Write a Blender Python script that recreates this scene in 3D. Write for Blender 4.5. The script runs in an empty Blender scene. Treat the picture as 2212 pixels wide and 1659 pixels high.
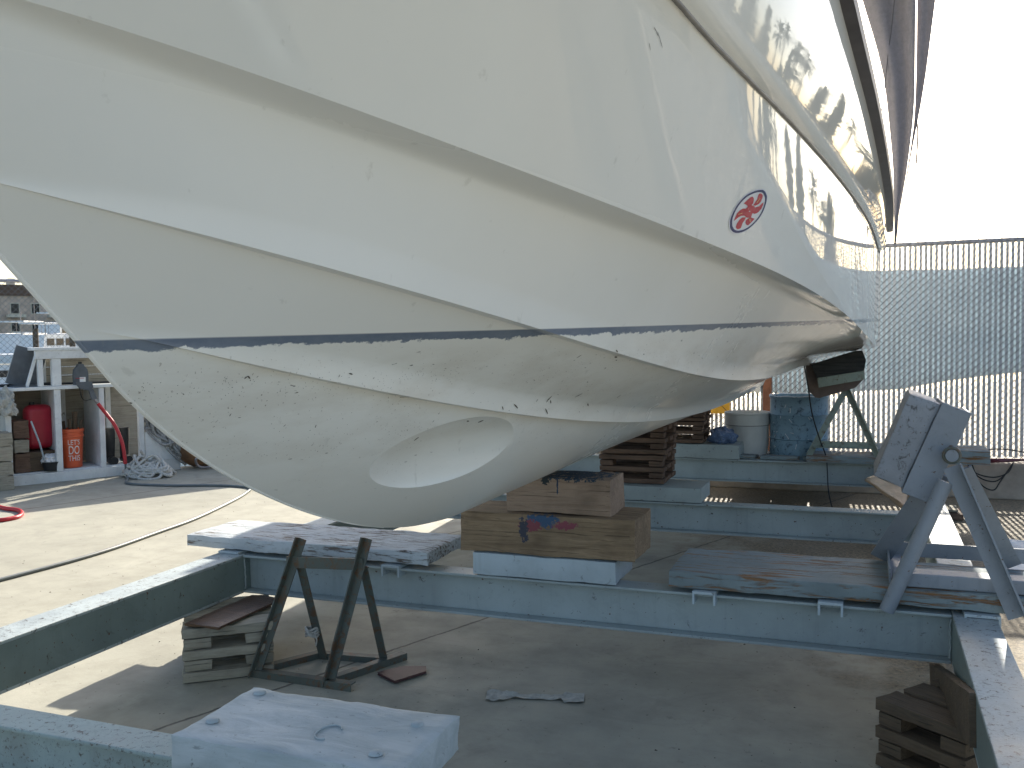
import bpy, bmesh, math, random
import numpy as np
from mathutils import Vector, Matrix, noise
from mathutils.bvhtree import BVHTree
R = math.radians
random.seed(7)
S = bpy.context.scene
COL = S.collection

# ------------------------------------------------------------------ camera, world, sun, exposure
cam = bpy.data.cameras.new("camera"); camo = bpy.data.objects.new("camera", cam); COL.objects.link(camo)
cam.sensor_fit = 'HORIZONTAL'; cam.sensor_width = 36.0; cam.lens = 36.0 * 2009 / 2212
cam.clip_start = 0.05; cam.clip_end = 3000
camo.matrix_world = Matrix(((0.93404, -0.00428, 0.35713, 0), (0.35686, 0.05286, -0.93267, 0), (-0.01489, 0.99859, 0.05090, 1.6), (0, 0, 0, 1)))
S.camera = camo
SUN_AZ, SUN_EL = R(-4), R(28)          # sun stands ahead, a little left of the cradle's long axis
w = bpy.data.worlds.new("World"); S.world = w; w.use_nodes = True
nt = w.node_tree; bg = nt.nodes['Background']
sky = nt.nodes.new('ShaderNodeTexSky'); sky.sky_type = 'NISHITA'; sky.sun_disc = False
sky.sun_elevation = SUN_EL; sky.sun_rotation = SUN_AZ % (2 * math.pi)
sky.air_density = 1.0; sky.dust_density = 2.2; sky.ozone_density = 1.0
nt.links.new(sky.outputs[0], bg.inputs[0]); bg.inputs[1].default_value = 0.076
sl = bpy.data.lights.new("sun", 'SUN'); sl.energy = 3.0; sl.angle = R(0.5); sl.color = (1.0, 0.935, 0.81)
so = bpy.data.objects.new("sun", sl); COL.objects.link(so)
sd = Vector((math.sin(SUN_AZ) * math.cos(SUN_EL), math.cos(SUN_AZ) * math.cos(SUN_EL), math.sin(SUN_EL)))
so.rotation_euler = sd.to_track_quat('Z', 'Y').to_euler(); so.location = sd * 60
S.view_settings.view_transform = 'Standard'; S.view_settings.look = 'None'; S.view_settings.gamma = 1
S.view_settings.exposure = 1.68
S.cycles.max_bounces = 8; S.cycles.diffuse_bounces = 4; S.cycles.glossy_bounces = 4; S.cycles.use_denoising = True

# ------------------------------------------------------------------ materials
class N:
    """tiny helper round a node tree"""
    def __init__(s, name):
        s.m = bpy.data.materials.new(name); s.m.use_nodes = True; s.t = s.m.node_tree
        s.b = s.t.nodes['Principled BSDF']; s.o = s.t.nodes['Material Output']
    def n(s, typ, **k):
        x = s.t.nodes.new(typ)
        for a, v in k.items():
            setattr(x, a, v)
        return x
    def l(s, a, b): s.t.links.new(a, b)
    def coord(s, which='Object', scale=(1, 1, 1)):
        c = s.n('ShaderNodeTexCoord'); m = s.n('ShaderNodeMapping'); m.inputs['Scale'].default_value = scale
        s.l(c.outputs[which], m.inputs[0]); return m.outputs[0]
    def pos(s):
        return s.n('ShaderNodeNewGeometry').outputs['Position']
    def noise(s, vec, scale, detail=5, rough=.6, dist=0):
        x = s.n('ShaderNodeTexNoise'); x.inputs['Scale'].default_value = scale; x.inputs['Detail'].default_value = detail
        x.inputs['Roughness'].default_value = rough; x.inputs['Distortion'].default_value = dist
        s.l(vec, x.inputs['Vector']); return x.outputs[0]
    def ramp(s, f, a, b, lo=0., hi=1.):
        x = s.n('ShaderNodeMapRange'); x.inputs[1].default_value = a; x.inputs[2].default_value = b
        x.inputs[3].default_value = lo; x.inputs[4].default_value = hi; s.l(f, x.inputs[0]); return x.outputs[0]
    def math(s, op, a, b=None):
        x = s.n('ShaderNodeMath', operation=op)
        for i, v in enumerate((a, b)):
            if v is None: continue
            if isinstance(v, (int, float)): x.inputs[i].default_value = v
            else: s.l(v, x.inputs[i])
        return x.outputs[0]
    def mix(s, f, a, b, mode='MIX'):
        x = s.n('ShaderNodeMix', data_type='RGBA', blend_type=mode)
        if isinstance(f, (int, float)): x.inputs[0].default_value = f
        else: s.l(f, x.inputs[0])
        for i, v in ((6, a), (7, b)):
            if isinstance(v, tuple): x.inputs[i].default_value = (*v, 1)
            else: s.l(v, x.inputs[i])
        return x.outputs[2]
    def bump(s, h, strength=.3, dist=.01):
        x = s.n('ShaderNodeBump'); x.inputs['Strength'].default_value = strength; x.inputs['Distance'].default_value = dist
        s.l(h, x.inputs['Height']); s.l(x.outputs[0], s.b.inputs['Normal'])
    def rough(s, v):
        if isinstance(v, (int, float)): s.b.inputs['Roughness'].default_value = v
        else: s.l(v, s.b.inputs['Roughness'])

def plain(name, c, rough=.6, metal=0., var=.25, scale=9, bump=.0):
    k = N(name); v = k.coord(); f = k.noise(v, scale, 6, .65)
    k.l(k.mix(k.ramp(f, .3, .7), tuple(x * (1 - var) for x in c), tuple(min(1, x * (1 + var)) for x in c)), k.b.inputs['Base Color'])
    k.rough(rough); k.b.inputs['Metallic'].default_value = metal
    if bump: k.bump(k.noise(v, scale * 6, 4), bump, .004)
    return k.m

def painted_steel(name, c, chip=(.06, .045, .035), amount=.0, rust=True, rough=.5, scale=1.0):
    """brushed marine paint on steel: blotches, dark scuffs on edges, small rust specks"""
    k = N(name); v = k.coord()
    big = k.noise(v, 2.2 * scale, 6, .6); fine = k.noise(v, 38 * scale, 6, .7)
    col = k.mix(k.ramp(big, .32, .7), tuple(x * .8 for x in c), tuple(x * 1.12 for x in c))
    vs = k.coord(scale=(7 * scale, 7 * scale, 60 * scale))
    run = k.noise(k.coord(scale=(30, 30, 1.5)), 1.0, 4, .6)
    col = k.mix(k.ramp(run, .56, .8, 0, .35), col, tuple(x * .55 for x in c))
    scuff = k.noise(k.coord(scale=(9 * scale, 9 * scale, 9 * scale)), 2.2, 8, .75, .6)
    col = k.mix(k.ramp(scuff, .60 - amount, .70 - amount), col, chip)
    c2 = k.noise(k.coord(scale=(5 * scale, 5 * scale, 5 * scale)), 1.3, 8, .75, .8); col = k.mix(k.ramp(c2, .52, .75, 0, .5), col, tuple(x * .62 for x in c))
    if rust:
        rs = k.noise(k.coord(scale=(3, 3, 8)), 3.1, 9, .8, .3); col = k.mix(k.ramp(rs, .655, .70, 0, .75), col, (.12, .06, .03))
        col = k.mix(k.ramp(k.noise(v, 55 * scale, 2, .5), .70, .74), col, (.10, .045, .022))
    k.l(col, k.b.inputs['Base Color']); k.rough(k.ramp(big, .3, .7, rough - .1, rough + .15))
    k.bump(k.math('ADD', fine, k.math('MULTIPLY', scuff, .8)), .35, .004)
    return k.m

def streaky():
    """thick old paint with grey-green smears along the block and pitted spots"""
    k = N('smeared_block_paint'); v = k.coord(); a = k.noise(k.coord(scale=(2.2, 9, 9)), 1.6, 8, .7, .8); b = k.noise(v, 30, 6, .7)
    c = k.mix(k.ramp(k.noise(v, 4, 5), .3, .7), (.36, .42, .44), (.47, .52, .54))
    c = k.mix(k.ramp(a, .42, .75, 0, .62), c, (.23, .275, .28)); c = k.mix(k.ramp(k.noise(k.coord(scale=(4, 14, 14)), 3, 6, .7), .63, .69, 0, .5), c, (.10, .12, .12))
    c = k.mix(k.ramp(b, .62, .69, 0, .8), c, (.07, .08, .08)); k.l(c, k.b.inputs['Base Color']); k.rough(k.ramp(a, .3, .7, .45, .7))
    k.bump(k.math('ADD', k.math('MULTIPLY', a, 1.2), k.math('MULTIPLY', b, .5)), .5, .006); return k.m

def peeling_wood(name, c, bare, amount, along=(2.0, 22, 22), rough=.75):
    """painted plank: paint worn off along the grain"""
    k = N(name); v = k.coord(scale=along); g = k.noise(v, 1.7, 9, .72, .5)
    v2 = k.coord(); big = k.noise(v2, 3.2, 5, .6)
    grain = k.noise(k.coord(scale=(along[0] * 1.5, along[1] * 4, along[2] * 4)), 1.5, 5, .7)
    paint = k.mix(k.ramp(big, .3, .7), tuple(x * .78 for x in c), tuple(min(.9, x * 1.12) for x in c))
    wood = k.mix(k.ramp(grain, .35, .65), tuple(x * .45 for x in bare), tuple(x * 1.25 for x in bare))
    mask = k.ramp(k.math('ADD', g, k.math('MULTIPLY', k.math('SUBTRACT', big, .5), .35)), .58 - amount, .66 - amount)
    paint = k.mix(k.ramp(k.noise(v2, 26, 6, .7), .56, .75, 0, .55), paint, tuple(x * .4 for x in c))
    k.l(k.mix(mask, paint, wood), k.b.inputs['Base Color']); k.rough(rough)
    k.bump(k.math('SUBTRACT', k.math('MULTIPLY', grain, .6), mask), .6, .005)
    return k.m

def raw_wood(name, a, b, along=(1.6, 18, 18), rough=.8, splash=None):
    k = N(name); v = k.coord(scale=along); g = k.noise(v, 1.6, 8, .7, 1.4); v2 = k.coord()
    big = k.noise(v2, 4.0, 5, .6)
    col = k.mix(k.ramp(g, .3, .68), a, b)
    col = k.mix(k.ramp(big, .5, .78, 0, .6), col, tuple(x * .45 for x in a))
    line = k.noise(k.coord(scale=(along[0] * 1.2, along[1] * 5, along[2] * 5)), 1.2, 3, .5, .6)
    col = k.mix(k.ramp(line, .62, .67, 0, .7), col, tuple(x * .35 for x in a))
    if splash:
        for (cx, cz, rx, rz, sc) in splash:
            sp = k.n('ShaderNodeSeparateXYZ'); k.l(k.n('ShaderNodeTexCoord').outputs['Object'], sp.inputs[0])
            dx = k.math('MULTIPLY', k.math('SUBTRACT', sp.outputs[0], cx), 1 / rx)
            dz = k.math('MULTIPLY', k.math('SUBTRACT', sp.outputs[2], cz), 1 / rz)
            d = k.math('ADD', k.math('MULTIPLY', dx, dx), k.math('MULTIPLY', dz, dz))
            d = k.math('ADD', d, k.math('MULTIPLY', k.math('SUBTRACT', k.noise(v2, 34, 7, .75), .5), 6.5))
            col = k.mix(k.ramp(d, .95, .8), col, sc)
    k.l(col, k.b.inputs['Base Color']); k.rough(rough); k.bump(k.math('ADD', g, line), .6, .006)
    return k.m

def concrete():
    k = N('yard_concrete'); p = k.pos()
    sp = k.n('ShaderNodeSeparateXYZ'); k.l(p, sp.inputs[0]); X, Y = sp.outputs[0], sp.outputs[1]
    big = k.noise(p, .55, 6, .6); mid = k.noise(p, 3.5, 7, .65); fine = k.noise(p, 60, 5, .7)
    col = k.mix(k.ramp(big, .3, .7), (.285, .272, .218), (.415, .395, .315))
    col = k.mix(k.ramp(mid, .42, .72, 0, .55), col, (.21, .20, .165)); col = k.mix(k.ramp(k.noise(p, 1.3, 8, .72, 1.2), .56, .72, 0, .55), col, (.17, .16, .135)); col = k.mix(k.ramp(k.noise(p, 2.1, 6, .65, .6), .62, .74, 0, .5), col, (.47, .44, .36))
    mp = k.n('ShaderNodeMapping'); mp.inputs['Scale'].default_value = (2.0, 9, 1); mp.inputs['Rotation'].default_value = (0, 0, R(25)); k.l(p, mp.inputs[0])
    col = k.mix(k.ramp(k.noise(mp.outputs[0], 1.1, 7, .7, .8), .55, .72, 0, .30), col, (.19, .18, .15))
    col = k.mix(k.ramp(k.noise(p, 11, 5, .7), .63, .7, 0, .4), col, (.10, .09, .075))
    col = k.mix(k.ramp(k.noise(p, 34, 3, .6), .68, .72, 0, .6), col, (.09, .07, .055))
    # brown grit and wet dirt lying on the right-hand back corner of the yard
    e = k.math('ADD', k.math('MULTIPLY', Y, .55), k.math('MULTIPLY', X, 1.15))
    e = k.math('ADD', e, k.math('MULTIPLY', k.math('SUBTRACT', mid, .5), 2.2))
    dirt = k.math('MULTIPLY', k.ramp(e, 2.3, 3.1), k.ramp(Y, 3.4, 4.6))
    grit = k.mix(k.ramp(k.noise(p, 42, 6, .8), .35, .68), (.05, .04, .03), (.42, .33, .215))
    col = k.mix(k.math('MULTIPLY', dirt, .88), col, grit)
    h = k.math('ADD', k.math('MULTIPLY', fine, .4), k.math('MULTIPLY', k.math('MULTIPLY', dirt, k.noise(p, 42, 6, .8)), 2.2))
    # saw-cut slab joints
    def joint(x0, y0, x1, y1, wd):
        L = math.hypot(x1 - x0, y1 - y0); nx, ny = -(y1 - y0) / L, (x1 - x0) / L
        d = k.math('ADD', k.math('MULTIPLY', X, nx), k.math('MULTIPLY', Y, ny))
        d = k.math('SUBTRACT', d, nx * x0 + ny * y0)
        d = k.math('ADD', d, k.math('MULTIPLY', k.math('SUBTRACT', k.noise(p, 9, 4), .5), .03))
        return k.ramp(k.math('ABSOLUTE', d), wd, wd * .35)
    for j in ((-2.72, 3.03, -1.97, 4.95, .011), (-7.6, 6.72, -7.0, 8.4, .013), (-.4, -3, 3.2, 3.6, .01), (-6.6, -1, -4.6, 3.6, .01)):
        f = joint(*j); col = k.mix(k.math('MULTIPLY', f, .8), col, (.05, .045, .038)); h = k.math('SUBTRACT', h, k.math('MULTIPLY', f, 1.5))
    k.l(col, k.b.inputs['Base Color']); k.rough(k.ramp(mid, .3, .7, .62, .9)); k.bump(h, .35, .008)
    return k.m

def gelcoat():
    """white hull: blue-grey boot line just rolled on, grime and tiny growth under it"""
    k = N('hull_gelcoat'); v = k.coord(); sp = k.n('ShaderNodeSeparateXYZ'); k.l(v, sp.inputs[0]); Y, Z = sp.outputs[1], sp.outputs[2]
    base = k.mix(k.ramp(k.noise(v, 1.3, 4), .3, .7), (.83, .82, .772), (.87, .86, .815))
    zl = k.math('ADD', k.math('MULTIPLY', Y, .0145), 1.586)          # top edge of the boot line
    dz = k.math('SUBTRACT', zl, Z)                                       # depth below it
    below = k.ramp(dz, .0, .003)
    base = k.mix(k.math('MULTIPLY', below, .22), base, (.84, .80, .68))
    near = k.math('MULTIPLY', k.ramp(dz, .02, .09), k.ramp(dz, .50, .22))
    spk = k.ramp(k.noise(v, 130, 2, .5), .685, .71)
    band = k.ramp(k.noise(k.coord(scale=(1, 1, 3.5)), 3.2, 5, .65), .42, .62)
    base = k.mix(k.math('MULTIPLY', k.math('MULTIPLY', spk, near), k.math('MULTIPLY', band, .85)), base, (.13, .075, .04))
    base = k.mix(k.math('MULTIPLY', k.math('MULTIPLY', near, band), .20), base, (.42, .34, .23))
    dv = k.coord(scale=(9, 7, 30)); dash = k.ramp(k.noise(dv, 3.1, 2, .45), .745, .765)
    base = k.mix(k.math('MULTIPLY', dash, near), base, (.06, .045, .03))
    rag = k.noise(k.coord(scale=(5, 5, 9)), 2.4, 8, .72)
    thick = k.math('ADD', k.math('MULTIPLY', k.math('SUBTRACT', rag, .5), .055), .022)
    stripe = k.math('MULTIPLY', below, k.ramp(k.math('SUBTRACT', dz, thick), .002, -.001))
    stripe = k.math('MULTIPLY', stripe, k.ramp(k.math('ABSOLUTE', Y), 1.0, 1.25))
    base = k.mix(stripe, base, k.mix(k.ramp(rag, .4, .6), (.15, .185, .245), (.195, .23, .285)))
    scr = k.ramp(k.noise(k.coord(scale=(5, 3.0, .7)), 6, 5, .6, .3), .66, .72)
    base = k.mix(k.math('MULTIPLY', scr, .2), base, (.35, .33, .28))
    k.l(base, k.b.inputs['Base Color'])
    zc = k.math('SUBTRACT', 2.20, k.math('MULTIPLY', Y, .092))                     # roughly the chine
    sat = k.math('MULTIPLY', k.ramp(k.math('SUBTRACT', Z, zc), .03, -.05), k.ramp(Y, 7.0, 3.5, .35, 1.0))
    dust = k.noise(k.coord(scale=(3, 1.5, .8)), 2.2, 7, .65, .4)
    k.rough(k.math('ADD', k.math('ADD', k.math('MULTIPLY', sat, .26), .028), k.math('MULTIPLY', k.ramp(dust, .5, .75), .05)))
    k.b.inputs['Coat Weight'].default_value = .12; k.b.inputs['Coat Roughness'].default_value = .03
    k.bump(k.math('ADD', k.noise(v, 7, 2, .4), k.math('MULTIPLY', k.noise(v, 1.6, 2), 1.5)), .018, .02)
    return k.m

def slat_plastic():
    k = N('slat_plastic'); v = k.coord(); f = k.noise(v, 3, 5)
    c = k.mix(k.ramp(f, .3, .7), (.40, .42, .45), (.52, .54, .57)); k.l(c, k.b.inputs['Base Color']); k.rough(.45)
    tr = k.n('ShaderNodeBsdfTranslucent'); k.l(c, tr.inputs[0]); mx = k.n('ShaderNodeMixShader'); mx.inputs[0].default_value = .10
    k.l(k.b.outputs[0], mx.inputs[1]); k.l(tr.outputs[0], mx.inputs[2]); k.l(mx.outputs[0], k.o.inputs[0])
    return k.m

def tarp_mat():
    k = N('blue_tarp'); v = k.coord(); c = k.mix(k.ramp(k.noise(v, 2.5, 5), .3, .7), (.44, .52, .58), (.52, .60, .65)); k.l(c, k.b.inputs['Base Color']); k.rough(.5)
    tr = k.n('ShaderNodeBsdfTranslucent'); k.l(c, tr.inputs[0]); mx = k.n('ShaderNodeMixShader'); mx.inputs[0].default_value = .56
    k.l(k.b.outputs[0], mx.inputs[1]); k.l(tr.outputs[0], mx.inputs[2]); k.l(mx.outputs[0], k.o.inputs[0]); return k.m

def water_mat():
    k = N('harbour_water'); p = k.pos(); k.b.inputs['Base Color'].default_value = (.05, .09, .10, 1); k.rough(.08)
    k.bump(k.noise(p, 1.5, 6, .65), .6, .15); return k.m

M = {}
M['concrete'] = concrete(); M['gel'] = gelcoat(); M['slat'] = slat_plastic(); M['water'] = water_mat(); M['tarp'] = tarp_mat()
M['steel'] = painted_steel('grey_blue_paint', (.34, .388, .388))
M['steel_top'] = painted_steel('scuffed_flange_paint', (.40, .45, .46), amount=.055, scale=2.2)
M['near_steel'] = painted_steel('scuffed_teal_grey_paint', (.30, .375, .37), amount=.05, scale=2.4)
M['rail_web'] = painted_steel('dark_green_grey_web', (.20, .25, .24))  # web faces toned darker and greener than the flanges
M['white_steel'] = painted_steel('pale_grey_paint', (.44, .51, .55), rust=False)
M['block_paint'] = painted_steel('thick_pale_paint', (.52, .59, .64), chip=(.17, .20, .215), amount=.0, rust=False, rough=.55)
M['block_paint'] = streaky()
M['stand_paint'] = painted_steel('jack_stand_paint', (.235, .265, .305), chip=(.08, .085, .09), amount=-.01)
M['pad_paint'] = painted_steel('chipped_pad_paint', (.28, .305, .345), chip=(.05, .05, .055), amount=.055, scale=1.3)
M['green_steel'] = painted_steel('old_green_paint', (.27, .32, .27), chip=(.12, .06, .03), amount=.06)
M['black_steel'] = painted_steel('weathered_dark_steel', (.10, .115, .10), chip=(.13, .07, .035), amount=.10, rough=.6)
M['plank'] = peeling_wood('peeling_white_plank', (.50, .54, .57), (.15, .115, .09), .05, along=(3.2, 30, 30))
M['plank_b'] = peeling_wood('worn_grey_plank', (.215, .262, .275), (.26, .135, .06), .065)
M['timber'] = raw_wood('block_timber', (.16, .105, .06), (.33, .235, .145), splash=[(.42, .165, .10, .030, (.04, .085, .16)), (.36, .14, .055, .03, (.20, .055, .07)), (.53, .15, .06, .02, (.21, .055, .075)), (.33, .12, .022, .06, (.05, .05, .07))])
M['timber_b'] = raw_wood('upper_block_timber', (.24, .165, .115), (.37, .27, .20), splash=[(.28, .19, .24, .035, (.02, .045, .075)), (.20, .16, .022, .022, (.02, .03, .035)), (.26, .14, .004, .05, (.03, .05, .09))])
M['pallet'] = raw_wood('pallet_wood', (.085, .05, .033), (.20, .125, .085))
M['crib'] = raw_wood('grey_crib_wood', (.23, .21, .165), (.42, .39, .31))
M['crib_top'] = raw_wood('wet_dark_board', (.035, .018, .012), (.12, .06, .03), rough=.35)
M['dark_crib'] = raw_wood('dark_crib_wood', (.075, .055, .036), (.15, .105, .065))
M['white_wood'] = peeling_wood('white_bench_paint', (.72, .74, .73), (.25, .22, .17), -.06, along=(6, 6, 3))
M['beige_wood'] = raw_wood('beige_back_board', (.30, .27, .22), (.42, .39, .32))
M['black'] = plain('black_rubber', (.018, .02, .022), .55)
M['dark_rail'] = plain('dark_rail_vinyl', (.075, .07, .075), .45)
M['canvas'] = plain('grey_canvas', (.24, .22, .235), .85, var=.12, scale=30, bump=.2)
M['rail_steel'] = plain('rail_metal', (.30, .27, .27), .35, .6)
M['galv'] = plain('galvanised_wire', (.20, .21, .22), .45, .6)
M['galv_rail'] = plain('galvanised_pipe', (.36, .35, .37), .45, .5)
M['red'] = plain('red_plastic', (.42, .022, .045), .35, var=.12)
M['red_hose'] = plain('red_rubber', (.48, .02, .03), .4, var=.15)
M['orange'] = plain('orange_plastic', (.72, .13, .05), .4, var=.06)
M['white_ink'] = plain('white_ink', (.82, .80, .76), .6, var=.05)
M['hose'] = plain('grey_hose_rubber', (.13, .15, .155), .45, var=.15)
M['rope'] = plain('pale_rope', (.50, .49, .45), .9, var=.3, scale=60, bump=.6)
M['rope_grey'] = plain('dirty_rope', (.30, .30, .29), .9, var=.4, scale=50, bump=.6)
M['grey_plastic'] = plain('grey_bottle_plastic', (.10, .115, .13), .4)
M['brown'] = plain('rusty_buoy_paint', (.24, .12, .055), .5, var=.5, scale=5, bump=.3)
M['blue_drum'] = painted_steel('splashed_blue_drum', (.22, .35, .45), chip=(.03, .06, .10), amount=.07, rough=.45)
M['blue_drum_w'] = plain('drum_white_splash', (.70, .72, .74), .6)
M['tub'] = plain('white_tub_plastic', (.60, .60, .58), .45, var=.10, scale=4)
M['blue_cloth'] = plain('crumpled_blue_plastic', (.10, .15, .26), .4, var=.5, scale=14)
M['card'] = plain('brown_cardboard', (.36, .24, .14), .3, var=.45, scale=7, bump=.3)
M['mat'] = plain('maroon_rubber', (.075, .032, .030), .6, var=.3)
M['paper'] = plain('dirty_paper', (.38, .38, .34), .85, var=.3, scale=30, bump=.5)
M['white_sheet'] = plain('white_sheet', (.72, .72, .72), .6, var=.2, scale=6, bump=.3)
M['yellow'] = plain('yellow_sign', (.62, .33, .03), .5, var=.12)
M['sign_white'] = plain('white_sign', (.62, .60, .56), .5, var=.08)
M['brown_post'] = plain('rusty_post', (.19, .075, .04), .7, var=.3)
M['curb'] = plain('curb_concrete', (.34, .29, .24), .85, var=.25, scale=5, bump=.4)
M['rust_board'] = plain('rusty_plate', (.13, .095, .08), .7, var=.25, scale=12)
M['black_wood'] = raw_wood('black_stained_wood', (.012, .013, .014), (.045, .045, .042))
M['blue_hull'] = plain('blue_grey_hull', (.42, .50, .55), .4, var=.06, scale=2)
M['maroon_cable'] = plain('maroon_cable', (.10, .018, .03), .4, var=.3)
M['boat_white'] = plain('far_boat_white', (.78, .78, .77), .3, var=.06)
M['boat_dark'] = plain('far_dark_glass', (.02, .025, .03), .12, var=.1)
M['boat_blue'] = plain('blue_canvas', (.05, .12, .32), .8, var=.2)
M['bldg'] = plain('tan_cladding', (.55, .43, .34), .8, var=.3, scale=1.5)
M['bldg_trim'] = plain('cream_trim', (.66, .60, .47), .8, var=.1)
M['leaf'] = plain('leaf_green', (.10, .12, .085), .7, var=.45, scale=2)
M['bark'] = plain('bark', (.11, .085, .06), .9, var=.4)
M['growth'] = plain('dried_growth_brown', (.06, .042, .028), .85)
M['grit'] = plain('grit', (.12, .10, .08), .9, var=.6, scale=40)
M['knuckle_line'] = plain('knuckle_shadow_tone', (.27, .25, .23), .5, var=.3, scale=14)  # grey-brown tone standing in for shade along the knuckle
M['dec_white'] = plain('decal_white', (.74, .74, .76), .2, var=.02)
M['dec_blue'] = plain('decal_navy', (.012, .022, .12), .2, var=.05)
M['dec_red'] = plain('decal_red', (.50, .035, .05), .25, var=.08)
M['dec_gold'] = plain('decal_gold', (.62, .38, .12), .3, var=.05)

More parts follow.
